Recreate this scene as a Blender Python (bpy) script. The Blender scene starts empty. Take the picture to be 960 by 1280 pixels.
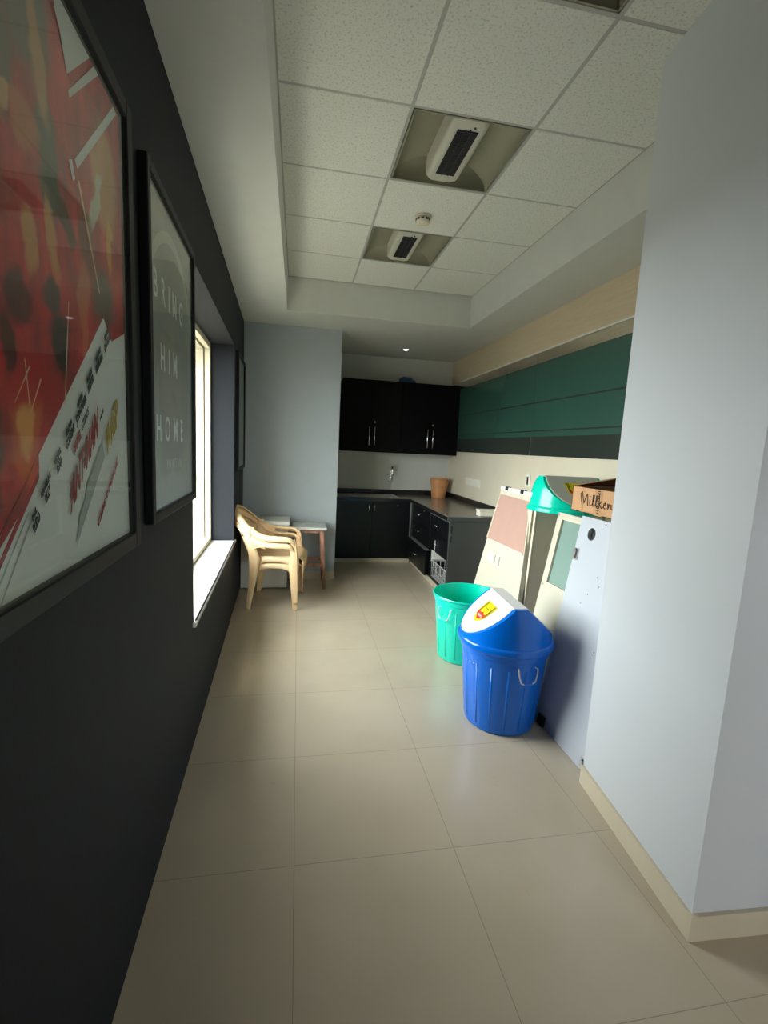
import bpy, bmesh, math, random
from mathutils import Matrix, Vector
random.seed(7)
PI = math.pi
SC = bpy.context.scene
COL = SC.collection

# ------------------------------------------------------------------ materials
def srgb(r, g, b):
    def f(c):
        c /= 255.0
        return c / 12.92 if c <= 0.04045 else ((c + 0.055) / 1.055) ** 2.4
    return (f(r), f(g), f(b), 1.0)

MATS = {}
def new_mat(name):
    m = bpy.data.materials.new(name); m.use_nodes = True
    nt = m.node_tree; b = nt.nodes['Principled BSDF']
    MATS[name] = m
    return m, nt, b

def N(nt, kind, **kw):
    n = nt.nodes.new(kind)
    for k, v in kw.items():
        if k in n.inputs.keys(): n.inputs[k].default_value = v
        else: setattr(n, k, v)
    return n

def mat(name, c, rough=0.5, metal=0.0, var=0.06, scale=8.0, bump=0.0, bscale=60.0, coat=0.0, spec=0.5, stretch=(1, 1, 1)):
    """Principled with gentle procedural colour variation and optional bump."""
    m, nt, b = new_mat(name)
    tc = N(nt, 'ShaderNodeTexCoord'); mp = N(nt, 'ShaderNodeMapping'); mp.inputs['Scale'].default_value = stretch
    nt.links.new(tc.outputs['Object'], mp.inputs['Vector'])
    no = N(nt, 'ShaderNodeTexNoise', Scale=scale, Detail=4.0)
    nt.links.new(mp.outputs[0], no.inputs['Vector'])
    rp = N(nt, 'ShaderNodeValToRGB')
    rp.color_ramp.elements[0].position = 0.3; rp.color_ramp.elements[1].position = 0.7
    rp.color_ramp.elements[0].color = tuple(x * (1 - var) for x in c[:3]) + (1,)
    rp.color_ramp.elements[1].color = tuple(min(1, x * (1 + var)) for x in c[:3]) + (1,)
    nt.links.new(no.outputs['Fac'], rp.inputs[0]); nt.links.new(rp.outputs[0], b.inputs['Base Color'])
    b.inputs['Roughness'].default_value = rough; b.inputs['Metallic'].default_value = metal
    b.inputs['Specular IOR Level'].default_value = spec
    if coat: b.inputs['Coat Weight'].default_value = coat; b.inputs['Coat Roughness'].default_value = 0.04
    if bump:
        n2 = N(nt, 'ShaderNodeTexNoise', Scale=bscale, Detail=3.0); nt.links.new(mp.outputs[0], n2.inputs['Vector'])
        bp = N(nt, 'ShaderNodeBump', Strength=bump, Distance=0.003)
        nt.links.new(n2.outputs['Fac'], bp.inputs['Height']); nt.links.new(bp.outputs[0], b.inputs['Normal'])
    return m

paint_white = mat('paint_white', srgb(204, 204, 197), 0.6, bump=0.08, bscale=120, var=0.02)
paint_grey = mat('paint_grey', srgb(164, 171, 174), 0.55, bump=0.08, bscale=120, var=0.02)
paint_pillar = mat('paint_pillar', srgb(206, 209, 213), 0.5, bump=0.06, bscale=120, var=0.015, scale=2)
paint_dark = mat('paint_dark', srgb(31, 33, 38), 0.7, bump=0.12, bscale=90, var=0.06, scale=3, spec=.25)
paint_dado = mat('wall_tile_cream', srgb(214, 204, 182), 0.35, var=0.03, scale=3)
band_beige = mat('band_laminate', srgb(208, 190, 160), 0.45, var=0.05, scale=5, stretch=(1, 1, 14))
ceiling_metal = mat('reflector_beige', srgb(146, 143, 122), 0.42, 0.0, var=0.05, scale=6)
lamp_body = mat('lamp_body_cream', srgb(196, 193, 178), 0.45, var=0.02)
grille_mat = mat('grille_black', srgb(58, 58, 62), 0.5, var=0.1)
black_lam = mat('laminate_black', srgb(11, 13, 15), 0.35, var=0.15, scale=14, bump=0.04, bscale=150, spec=.35)
black_upper = mat('laminate_black_satin', srgb(6, 6, 6), 0.6, var=0.15, scale=14, spec=0.12)
end_lam = mat('laminate_charcoal', srgb(60, 63, 63), 0.4, var=0.06, scale=5)
granite = mat('granite_brown', srgb(124, 115, 103), 0.22, var=0.3, scale=90)
granite_black = mat('granite_black', srgb(24, 24, 25), 0.2, var=0.3, scale=90)
steel = mat('steel_brushed', srgb(200, 200, 200), 0.28, 1.0, var=0.06, scale=30)
chrome = mat('chrome', srgb(215, 215, 218), 0.12, 1.0, var=0.02)
alu = mat('aluminium_edge', srgb(170, 172, 170), 0.4, 0.7, var=0.05)
skirt = mat('skirting_tile', srgb(206, 194, 170), 0.3, var=0.03, scale=6)
chair_mat = mat('chair_plastic', srgb(230, 196, 150), 0.38, var=0.03, scale=4)
white_lam = mat('white_laminate', srgb(226, 225, 215), 0.4, var=0.02)
door_white = mat('door_white', srgb(190, 194, 202), 0.4, var=0.012, scale=3)
cream = mat('cream_panel', srgb(204, 197, 178), 0.42, var=0.02, scale=3)
cream_edge = mat('cream_trim', srgb(216, 206, 182), 0.4, var=0.02)
pink = mat('pink_fabric', srgb(188, 150, 136), 0.35, var=0.03, bump=0.03, bscale=300)
wood_stool = mat('stool_wood', srgb(170, 122, 100), 0.7, var=0.35, scale=22, bump=0.3, bscale=40, stretch=(1, 1, .4))
stool_top_m = mat('stool_top_worn', srgb(196, 196, 190), 0.6, var=0.14, scale=18, bump=0.1)
blue_pl = mat('blue_plastic', srgb(0, 112, 226), 0.17, var=0.04, scale=3)
teal_pl = mat('teal_plastic', srgb(0, 212, 182), 0.18, var=0.04, scale=3)
bin_white = mat('flap_white', srgb(238, 238, 240), 0.35, var=0.01)
flap_grey = mat('flap_grey', srgb(196, 200, 190), 0.4, var=0.02)
yellow = mat('sticker_yellow', srgb(236, 214, 10), 0.4, var=0.05)
red_print = mat('print_red', srgb(208, 44, 40), 0.5, var=0.05)
dark_print = mat('print_dark', srgb(36, 44, 46), 0.5, var=0.05)
grey_print = mat('print_grey', srgb(168, 176, 172), 0.5, var=0.05)
gold_print = mat('print_gold', srgb(176, 150, 32), 0.5, var=0.12, scale=20)
crimson = mat('print_crimson', srgb(170, 26, 48), 0.5, var=0.06)
maroon = mat('print_maroon', srgb(150, 22, 34), 0.5, var=0.2, scale=30)
white_print = mat('print_white', srgb(226, 230, 226), 0.5, var=0.02)
faint_print = mat('print_faint', srgb(186, 188, 180), 0.5, var=0.02)
cardboard = mat('cardboard', srgb(196, 150, 108), 0.8, var=0.05, scale=10, bump=0.06, bscale=60)
cardboard_in = mat('cardboard_inside', srgb(132, 94, 64), 0.85, var=0.06)
tape_mat = mat('parcel_tape', srgb(190, 146, 104), 0.25, var=0.04)
ink = mat('marker_ink', srgb(44, 24, 20), 0.7, var=0.05)
terracotta = mat('bucket_tan', srgb(196, 136, 88), 0.45, var=0.05)
terracotta_d = mat('bucket_tan_handle', srgb(142, 84, 50), 0.5, var=0.05)
frame_black = mat('frame_black', srgb(20, 20, 22), 0.5, var=0.08, spec=.25)
win_cream = mat('window_frame_cream', srgb(226, 216, 190), 0.4, var=0.02)
marble = mat('sill_marble', srgb(214, 214, 208), 0.18, var=0.12, scale=5, bump=0.0)
rubber = mat('rubber_black', srgb(20, 20, 20), 0.6, var=0.05)
detector_m = mat('detector_cream', srgb(214, 204, 180), 0.4, var=0.02)
plate_white = mat('switch_white', srgb(224, 220, 206), 0.3, var=0.01)
tee_grey = mat('tee_grey', srgb(172, 172, 164), 0.5, var=0.05)
blue_bag = mat('bag_blue', srgb(28, 66, 92), 0.5, var=0.15, scale=20)
conc = mat('outside_ground', srgb(84, 82, 76), 0.9, var=0.1)
jamb_wood = mat('jamb_wood', srgb(168, 96, 58), 0.5, var=0.15, scale=12, stretch=(1, 1, .15))
wire_m = mat('wire_white', srgb(208, 208, 206), 0.35, 0.3, var=0.02)

def mk_emit(name, c, s):
    m, nt, b = new_mat(name)
    b.inputs['Base Color'].default_value = c; b.inputs['Emission Color'].default_value = c; b.inputs['Emission Strength'].default_value = s
    return m
bulb = mk_emit('bulb_lit', (1, .97, .9, 1), 2.2)

# green back-painted glass: deep green base under a smooth coat
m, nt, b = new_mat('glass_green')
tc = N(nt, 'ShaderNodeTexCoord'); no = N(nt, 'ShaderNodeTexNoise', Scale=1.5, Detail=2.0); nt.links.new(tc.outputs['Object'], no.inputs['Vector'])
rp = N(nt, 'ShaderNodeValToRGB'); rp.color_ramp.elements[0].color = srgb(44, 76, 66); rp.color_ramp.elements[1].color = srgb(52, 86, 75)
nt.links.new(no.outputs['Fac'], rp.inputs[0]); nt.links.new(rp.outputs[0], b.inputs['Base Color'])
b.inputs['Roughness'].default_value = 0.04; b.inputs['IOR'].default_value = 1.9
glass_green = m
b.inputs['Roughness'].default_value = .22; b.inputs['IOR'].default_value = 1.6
m, nt, b = new_mat('glass_dark')
tc = N(nt, 'ShaderNodeTexCoord'); no = N(nt, 'ShaderNodeTexNoise', Scale=1.2, Detail=2.0); nt.links.new(tc.outputs['Object'], no.inputs['Vector'])
rp = N(nt, 'ShaderNodeValToRGB'); rp.color_ramp.elements[0].color = srgb(40, 48, 43); rp.color_ramp.elements[1].color = srgb(54, 58, 52)
nt.links.new(no.outputs['Fac'], rp.inputs[0]); nt.links.new(rp.outputs[0], b.inputs['Base Color'])
b.inputs['Roughness'].default_value = .22; b.inputs['IOR'].default_value = 1.4
glass_dark = m
clear_band_mat = mat('clear_band_metal', srgb(236, 224, 204), .24, 1.0, var=.08, scale=6, stretch=(1, .3, 8))

def clear_glass(name, tint, spec_ior=1.45, extra=0.0, body=0.0, bodyc=(0.5, 0.55, 0.5, 1)):
    m, nt, b = new_mat(name)
    out = nt.nodes['Material Output']; nt.nodes.remove(b)
    tr = N(nt, 'ShaderNodeBsdfTransparent', Color=tint); gl = N(nt, 'ShaderNodeBsdfGlossy', Roughness=0.03)
    fr = N(nt, 'ShaderNodeFresnel', IOR=spec_ior); mx = N(nt, 'ShaderNodeMixShader')
    ge = N(nt, 'ShaderNodeNewGeometry'); iv = N(nt, 'ShaderNodeMath', operation='SUBTRACT'); iv.inputs[0].default_value = 1.0; nt.links.new(ge.outputs['Backfacing'], iv.inputs[1])
    fm = N(nt, 'ShaderNodeMath', operation='MULTIPLY'); nt.links.new(fr.outputs[0], fm.inputs[0]); nt.links.new(iv.outputs[0], fm.inputs[1])
    nt.links.new(fm.outputs[0], mx.inputs[0])
    if body:
        df = N(nt, 'ShaderNodeBsdfDiffuse', Color=bodyc); m2 = N(nt, 'ShaderNodeMixShader'); m2.inputs[0].default_value = body
        nt.links.new(tr.outputs[0], m2.inputs[1]); nt.links.new(df.outputs[0], m2.inputs[2]); nt.links.new(m2.outputs[0], mx.inputs[1])
    else:
        nt.links.new(tr.outputs[0], mx.inputs[1])
    nt.links.new(gl.outputs[0], mx.inputs[2]); nt.links.new(mx.outputs[0], out.inputs['Surface'])
    return m
pane_glass = clear_glass('clear_glass', (0.96, 0.98, 0.97, 1))
picture_glass = clear_glass('picture_glass', (0.97, 0.98, 0.97, 1), 1.4, body=0.035, bodyc=srgb(190, 205, 190))  # diffuse body puts a grey-green reflection haze into the panes
frost_glass = clear_glass('frosted_green_glass', (0.62, 0.74, 0.70, 1), 1.45, body=0.8, bodyc=srgb(146, 172, 162))

# floor: cream vitrified tiles, 600 mm, thin joints
m, nt, b = new_mat('floor_tile')
tc = N(nt, 'ShaderNodeTexCoord'); sp = N(nt, 'ShaderNodeSeparateXYZ'); nt.links.new(tc.outputs['Object'], sp.inputs[0])
def math_(op, a, bb=None):
    n = N(nt, 'ShaderNodeMath', operation=op)
    for i, v in enumerate((a, bb)):
        if v is None: continue
        if isinstance(v, (int, float)): n.inputs[i].default_value = v
        else: nt.links.new(v, n.inputs[i])
    return n.outputs[0]
def joint(axis, off):
    p = math_('DIVIDE', math_('SUBTRACT', axis, off), 0.6)
    d = math_('ABSOLUTE', math_('SUBTRACT', math_('FRACT', math_('ADD', p, 100.5)), 0.5))
    return math_('LESS_THAN', d, 0.0019)
jt = math_('MAXIMUM', joint(sp.outputs[0], 0.0193), joint(sp.outputs[1], 2.121))
n1 = N(nt, 'ShaderNodeTexNoise', Scale=2.2, Detail=6.0); nt.links.new(tc.outputs['Object'], n1.inputs['Vector'])
rp = N(nt, 'ShaderNodeValToRGB'); rp.color_ramp.elements[0].position = .3; rp.color_ramp.elements[1].position = .7
rp.color_ramp.elements[0].color = srgb(188, 174, 153); rp.color_ramp.elements[1].color = srgb(198, 184, 163)
nt.links.new(n1.outputs['Fac'], rp.inputs[0])
# scattered scuffs and dust marks
n2 = N(nt, 'ShaderNodeTexNoise', Scale=9.0, Detail=8.0, Roughness=0.7); nt.links.new(tc.outputs['Object'], n2.inputs['Vector'])
r2 = N(nt, 'ShaderNodeValToRGB'); r2.color_ramp.elements[0].position = .28; r2.color_ramp.elements[1].position = .36
r2.color_ramp.elements[0].color = (.88, .86, .84, 1); r2.color_ramp.elements[1].color = (1, 1, 1, 1)
nt.links.new(n2.outputs['Fac'], r2.inputs[0])
mu = N(nt, 'ShaderNodeMix', data_type='RGBA', blend_type='MULTIPLY'); mu.inputs[0].default_value = 1
nt.links.new(rp.outputs[0], mu.inputs[6]); nt.links.new(r2.outputs[0], mu.inputs[7])
mj = N(nt, 'ShaderNodeMix', data_type='RGBA'); nt.links.new(jt, mj.inputs[0]); nt.links.new(mu.outputs[2], mj.inputs[6]); mj.inputs[7].default_value = srgb(156, 144, 125)
nt.links.new(mj.outputs[2], b.inputs['Base Color'])
rr = N(nt, 'ShaderNodeMapRange'); rr.inputs[3].default_value = .16; rr.inputs[4].default_value = .3
nt.links.new(n2.outputs['Fac'], rr.inputs[0]); nt.links.new(rr.outputs[0], b.inputs['Roughness'])
b.inputs['IOR'].default_value = 1.5
floor_mat = m

# mineral-fibre ceiling tile: white, flecked
m, nt, b = new_mat('ceiling_tile')
tc = N(nt, 'ShaderNodeTexCoord')
n1 = N(nt, 'ShaderNodeTexNoise', Scale=95.0, Detail=5.0, Roughness=.7); nt.links.new(tc.outputs['Object'], n1.inputs['Vector'])
rp = N(nt, 'ShaderNodeValToRGB'); rp.color_ramp.elements[0].position = .36; rp.color_ramp.elements[1].position = .47
rp.color_ramp.elements[0].color = srgb(188, 188, 179); rp.color_ramp.elements[1].color = srgb(223, 222, 213)
nt.links.new(n1.outputs['Fac'], rp.inputs[0]); nt.links.new(rp.outputs[0], b.inputs['Base Color'])
bp = N(nt, 'ShaderNodeBump', Strength=.25, Distance=.004); nt.links.new(n1.outputs['Fac'], bp.inputs['Height']); nt.links.new(bp.outputs[0], b.inputs['Normal'])
b.inputs['Roughness'].default_value = .85; b.inputs['Specular IOR Level'].default_value = .2
tile_mat = m

# ------------------------------------------------------------------ mesh building
class MB:
    """Collects shapes into one bmesh; material slots by index."""
    def __init__(s): s.bm = bmesh.new(); s.mi = 0
    def _mark(s, faces):
        for f in faces: f.material_index = s.mi
    def box(s, a, b, bev=0.0, seg=2, M=None):
        a = Vector(a); b = Vector(b); c = (a + b) / 2; d = b - a
        t = bmesh.new(); bmesh.ops.create_cube(t, size=1.0)
        bmesh.ops.scale(t, vec=d, verts=t.verts); bmesh.ops.translate(t, vec=c, verts=t.verts)
        if bev: bmesh.ops.bevel(t, geom=t.edges[:], offset=min(bev, .45 * min(abs(x) for x in d)), segments=seg, affect='EDGES', profile=.5)
        s.merge(t, M); return s
    def merge(s, t, M=None):
        if M is not None: t.transform(M)
        vm = {}
        for v in t.verts: vm[v] = s.bm.verts.new(v.co)
        for f in t.faces:
            try:
                g = s.bm.faces.new([vm[v] for v in f.verts]); g.material_index = s.mi; g.smooth = f.smooth
            except ValueError: pass
        t.free()
    def poly(s, pts):
        f = s.bm.faces.new([s.bm.verts.new(p) for p in pts]); f.material_index = s.mi; return s
    def prism(s, pts, vec):
        """closed planar outline pts extruded by vec"""
        t = bmesh.new(); vec = Vector(vec)
        lo = [t.verts.new(p) for p in pts]; hi = [t.verts.new(Vector(p) + vec) for p in pts]; n = len(pts)
        t.faces.new(lo[::-1]); t.faces.new(hi)
        for i in range(n): t.faces.new([lo[i], lo[(i + 1) % n], hi[(i + 1) % n], hi[i]])
        bmesh.ops.recalc_face_normals(t, faces=t.faces); s.merge(t); return s
    def loft(s, rings, closed=True, caps=True):
        t = bmesh.new(); R = [[t.verts.new(p) for p in r] for r in rings]; n = len(rings[0])
        for a, b in zip(R, R[1:]):
            for i in range(n if closed else n - 1):
                t.faces.new([a[i], a[(i + 1) % n], b[(i + 1) % n], b[i]]).smooth = True
        if caps and closed: t.faces.new(R[0][::-1]); t.faces.new(R[-1])
        bmesh.ops.recalc_face_normals(t, faces=t.faces); s.merge(t); return s
    def lathe(s, prof, c=(0, 0, 0), seg=48, caps=False):
        """prof list of (r, z) round the z axis at c"""
        rings = [[(c[0] + r * math.cos(2 * PI * i / seg), c[1] + r * math.sin(2 * PI * i / seg), c[2] + z) for i in range(seg)] for r, z in prof]
        return s.loft(rings, True, caps)
    def tube(s, pts, r, seg=8, closed=False):
        pts = [Vector(p) for p in pts]; rings = []; n = len(pts); prev = None
        for i, p in enumerate(pts):
            if closed: d = pts[(i + 1) % n] - pts[i - 1]
            else: d = pts[min(i + 1, n - 1)] - pts[max(i - 1, 0)]
            d.normalize()
            up = Vector((0, 0, 1)) if abs(d.z) < .9 else Vector((1, 0, 0))
            if prev is not None: a = (prev - d * prev.dot(d)).normalized()
            else: a = d.cross(up).normalized()
            prev = a; bb = d.cross(a)
            rr = r[i] if isinstance(r, (list, tuple)) else r
            rings.append([p + (a * math.cos(2 * PI * k / seg) + bb * math.sin(2 * PI * k / seg)) * rr for k in range(seg)])
        if closed: rings.append(rings[0])
        return s.loft(rings, True, not closed)

def wm(o):
    """world matrix of an object from its own and its parents' transforms"""
    M = Matrix.Translation(o.location) @ o.rotation_euler.to_matrix().to_4x4()
    return wm(o.parent) @ M if o.parent else M

def build(name, mb, mats, parent=None, frame=None, smooth=None, loc=None):
    """Link mb as ONE mesh object. Coordinates are world (or frame's); made local to the parent."""
    me = bpy.data.meshes.new(name)
    if frame is not None: mb.bm.transform(frame)
    if parent is not None: mb.bm.transform(wm(parent).inverted())
    elif loc is not None: mb.bm.transform(Matrix.Translation(Vector(loc)).inverted())
    bmesh.ops.recalc_face_normals(mb.bm, faces=mb.bm.faces)
    mb.bm.to_mesh(me); mb.bm.free()
    for m_ in (mats if isinstance(mats, (list, tuple)) else [mats]): me.materials.append(m_)
    if smooth is not None:
        for p in me.polygons: p.use_smooth = True
        me.set_sharp_from_angle(angle=math.radians(smooth))
    o = bpy.data.objects.new(name, me); COL.objects.link(o)
    if parent is not None: o.parent = parent
    elif loc is not None: o.location = loc
    return o

def tag(o, label, cat, group=None):
    o['label'] = label; o['category'] = cat
    if group: o['group'] = group
    return o
def thing(name, label, cat, loc=(0, 0, 0), rz=0.0, group=None):
    o = bpy.data.objects.new(name, None); COL.objects.link(o); o.empty_display_size = .05
    o.location = loc; o.rotation_euler = (0, 0, rz)
    return tag(o, label, cat, group)
def struct(name, mb, m_, smooth=None):
    o = build(name, mb, m_, smooth=smooth); o['kind'] = 'structure'; return o
def copy_tree(o, loc=None, rz=None, label=None):
    c = o.copy(); COL.objects.link(c)
    if loc is not None: c.location = loc
    if rz is not None: c.rotation_euler = (0, 0, rz)
    if label: c['label'] = label
    for ch in [x for x in COL.objects if x.parent == o]:
        d = copy_tree(ch); d.parent = c
    return c

def text(name, s, size, M, m_, parent, sx=1.0, align='CENTER', spacing=1.0, thick=.0003, bold=0.0):
    cu = bpy.data.curves.new('t', 'FONT'); cu.body = s; cu.size = size; cu.align_x = align; cu.align_y = 'CENTER'
    cu.space_character = spacing; cu.extrude = thick; cu.offset = bold; cu.resolution_u = 3
    o = bpy.data.objects.new('t', cu)
    me = bpy.data.meshes.new_from_object(o)
    bpy.data.objects.remove(o); bpy.data.curves.remove(cu)
    me.transform(Matrix.Diagonal((sx, 1, 1, 1))); me.transform(M)
    if parent: me.transform(wm(parent).inverted())
    me.name = name; me.materials.clear(); me.materials.append(m_)
    ob = bpy.data.objects.new(name, me); COL.objects.link(ob); ob.parent = parent
    return ob

# ------------------------------------------------------------------ room dimensions (metres)
SOF, TOP = 2.715, 3.01                 # dropped border and tile field of the ceiling
XR, YB = 2.108, 6.446                  # right wall, back wall
YP, XP = 5.214, 0.438                  # boxed-out shaft in the back left corner
FX0, FX1, FY1 = -0.121, 1.649, 4.64    # recess of the tiled ceiling
PX, PY0, PY1 = 1.258, 1.094, 1.795     # near pillar
LA = math.asin(0.0318)
LW = Matrix.Translation((-0.4025, 0, 0)) @ Matrix.Rotation(LA, 4, 'Z')   # left wall frame: x out of wall, y along it, z up
def lwp(x, y, z): return LW @ Vector((x, y, z))
UEND = YP + .02
WIN0, WIN1, WZ0, WZ1 = 2.30, 4.25, .61, 2.29      # window opening along the wall and in height
REAR = -3.2; RX = 4.2

# floor
mb = MB(); mb.box((-1.6, REAR - .2, -.1), (RX + .2, YB + .2, 0)); struct('floor', mb, floor_mat)

# left wall in LW frame with a window opening, .24 thick
mb = MB()
T = -.24
mb.box((T, REAR - .3, 0), (0, WIN0, 3.05)); mb.box((T, WIN1, 0), (0, UEND + 1.3, 3.05))
mb.box((T, WIN0, 0), (0, WIN1, WZ0)); mb.box((T, WIN0, WZ1), (0, WIN1, 3.05))
mb.bm.transform(LW); struct('wall_left', mb, paint_dark)
# outer leaf of the wall: cream jambs outside the glass
mb = MB(); e = .03
mb.box((-.60, WIN0 - .3, 0), (T - .002, WIN0 - e, 3.05)); mb.box((-.60, WIN1 - .05, 0), (T - .002, WIN1 + .4, 3.05))
mb.box((-.60, WIN0 - e, 0), (T - .002, WIN1 - .05, WZ0 - .02)); mb.box((-.60, WIN0 - e, WZ1 - .06), (T - .002, WIN1 - .05, 3.05))
mb.bm.transform(LW); struct('wall_outer', mb, win_cream)

# back wall, right wall
mb = MB(); mb.box((XP - .02, YB, 0), (XR + .2, YB + .15, 3.05)); struct('wall_back', mb, paint_white)
mb = MB(); mb.box((XR, PY1 - .02, 0), (XR + .15, YB, SOF + .02)); struct('wall_right', mb, paint_dado)
mb = MB(); mb.box((XR - .016, PY1 + .001, 2.415), (XR - .0005, YB - .001, SOF - .001)); struct('trim_1', mb, band_beige)
mb = MB(); mb.box((XR - .02, PY1 + .001, 2.403), (XR - .0005, YB - .36, 2.4148)); struct('trim_2', mb, white_lam)
# shaft boxed out in the back left corner
mb = MB(); mb.box((-.62, YP, 0), (XP, YB + .15, 3.05)); struct('wall_shaft', mb, paint_grey)
mb = MB(); mb.box((-.575, YP - .012, 0), (XP + .002, YP, .085)); struct('baseboard_shaft', mb, skirt)
# pillar and the wall that runs on from it to the right
dx = .0801
def pil(y): return PX + (y - PY0) * .1142
mb = MB(); mb.prism([(PX, PY0, 0), (RX + .1, PY0 - .16, 0), (RX + .1, PY1, 0), (pil(PY1), PY1, 0)], (0, 0, 3.05)); struct('wall_pillar', mb, paint_pillar)
mb = MB()
mb.prism([(PX - .013, PY0 - .013, 0), (PX, PY0, 0), (pil(PY1), PY1, 0), (pil(PY1) - .013, PY1, 0)], (0, 0, .088)); struct('baseboard_right', mb, skirt)
mb = MB(); s_ = -.16 / (RX + .1 - PX)
mb.prism([(PX - .013, PY0 - .013, 0), (1.548, PY0 - .013 + s_ * .30, 0), (1.548, PY0 + s_ * .29, 0), (PX, PY0, 0)], (0, 0, .088)); struct('baseboard_near', mb, skirt)
mb = MB(); mb.box((1.55, PY0 - .06, 0), (1.68, PY0 - .0375, 2.1)); struct('trim_3', mb, jamb_wood)
# room behind the camera: rear wall with an unseen opening assumed for fill light, far right wall
RW0, RW1, RZ0, RZ1 = 2.0, 3.8, .95, 1.9
mb = MB()
mb.box((-.8, REAR - .15, 0), (RW0, REAR, 3.05)); mb.box((RW1, REAR - .15, 0), (RX + .2, REAR, 3.05))
mb.box((RW0, REAR - .15, 0), (RW1, REAR, RZ0)); mb.box((RW0, REAR - .15, RZ1), (RW1, REAR, 3.05)); struct('wall_rear', mb, paint_grey)
mb = MB(); mb.box((-.56, -.85, 0), (1.0, -.7, 3.05)); mb.box((.85, REAR, 0), (1.0, -.85, 3.05)); struct('wall_light_block', mb, paint_grey)  # unseen wall, added to keep rear light off the near-left floor
mb = MB(); mb.box((RX, REAR, 0), (RX + .15, PY0 - .1, 3.05)); struct('wall_far_right', mb, paint_white)

# ceiling: dropped plaster border round the tiled recess
mb = MB(); H = 3.2
mb.box((-1.0, REAR - .2, SOF), (FX0, YB + .2, H)); mb.box((FX0, FY1, SOF), (FX1, YB + .2, H))
mb.box((FX1, REAR - .2, SOF), (RX + .2, YB + .2, H)); mb.box((FX0, REAR - .2, SOF), (FX1, -1.875, H))
mb.box((FX0, -1.875, H - .02), (FX1, FY1, H)); struct('ceiling', mb, paint_white)
# suspended tiles, each a board resting on the tees; cells with fittings stay open
TS = .59; R0 = 2.265
LIGHT_CELLS = [(1, 0), (1, 2), (1, -2)]
mb = MB()
for i in range(3):
    for j in range(-7, 4):
        if (i, j) in LIGHT_CELLS: continue
        x = FX0 + i * TS; y = R0 + j * TS
        mb.box((x + .006, y + .006, TOP), (x + TS - .006, y + TS - .006, TOP + .016), .003, 1)
struct('ceiling_tiles', mb, tile_mat)
mb = MB()
for i in range(4): 
    x = FX0 + i * TS; mb.box((max(x - .0085, FX0), -1.87, TOP + .001), (min(x + .0085, FX1), FY1 - .001, TOP + .0035))
for j in range(-7, 5):
    y = R0 + j * TS; mb.box((FX0, y - .0085, TOP + .0015), (FX1, min(y + .0085, FY1 - .001), TOP + .004))
for i in range(4):
    x = FX0 + i * TS; mb.box((max(x - .0015, FX0), -1.87, TOP + .002), (min(x + .0015, FX1), FY1 - .001, TOP + .04))
struct('trim_4', mb, tee_grey)
mb = MB(); mb.box((FX0 - .02, -1.9, TOP + .075), (FX1 + .02, FY1 + .02, TOP + .085)); 

# ------------------------------------------------------------------ window in the left wall
W = LW
mb = MB()
fx0, fx1 = -.236, -.19
mb.box((fx0, WIN0, WZ0 + .018), (fx1, WIN0 + .05, WZ1), .004); mb.box((fx0, WIN1 - .035, WZ0 + .018), (fx1, WIN1, WZ1), .004)
mb.box((fx0, WIN0, WZ0 + .018), (fx1, WIN1, WZ0 + .055), .004); mb.box((fx0, WIN0, WZ1 - .045), (fx1, WIN1, WZ1), .004)
mb.box((fx0, 3.25, WZ0 + .03), (fx1, 3.30, WZ1 - .02), .004)
mb.bm.transform(W); w1 = struct('window_1', mb, win_cream)
mb = MB(); mb.box((-.216, WIN0 + .03, WZ0 + .05), (-.211, WIN1 - .03, WZ1 - .03)); build('window_pane', mb, pane_glass, w1, frame=W)
mb = MB(); mb.box((fx1, WIN0 + .0, WZ0), (.016, WIN1 - .0, WZ0 + .018), .004); mb.box((-.002, WIN0 - .03, WZ0 - .004), (.016, WIN1 + .04, WZ0 + .018), .004)
build('window_sill', mb, marble, w1, frame=W)
mb = MB(); mb.box((-.56, WIN0 - .02, WZ0 - .012), (-.245, WIN1 - .06, WZ0 + .02), .004); build('outer_sill', mb, marble, w1, frame=W)
mb = MB(); mb.box((REAR * 0 + RW0, REAR - .1, RZ0), (RW0 + .05, REAR - .05, RZ1)); mb.box((RW1 - .05, REAR - .1, RZ0), (RW1, REAR - .05, RZ1)); mb.box((RW0, REAR - .1, RZ0), (RW1, REAR - .05, RZ0 + .05)); mb.box((RW0, REAR - .1, RZ1 - .05), (RW1, REAR - .05, RZ1)); mb.box((2.87, REAR - .1, RZ0), (2.93, REAR - .05, RZ1))
struct('rear_fill_opening', mb, win_cream)  # unseen rear opening, assumed and sized to tune the fill light
# ground outside
mb = MB(); mb.box((-80, -80, -4.2), (80, 80, -4)); struct('ground', mb, conc)

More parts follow.
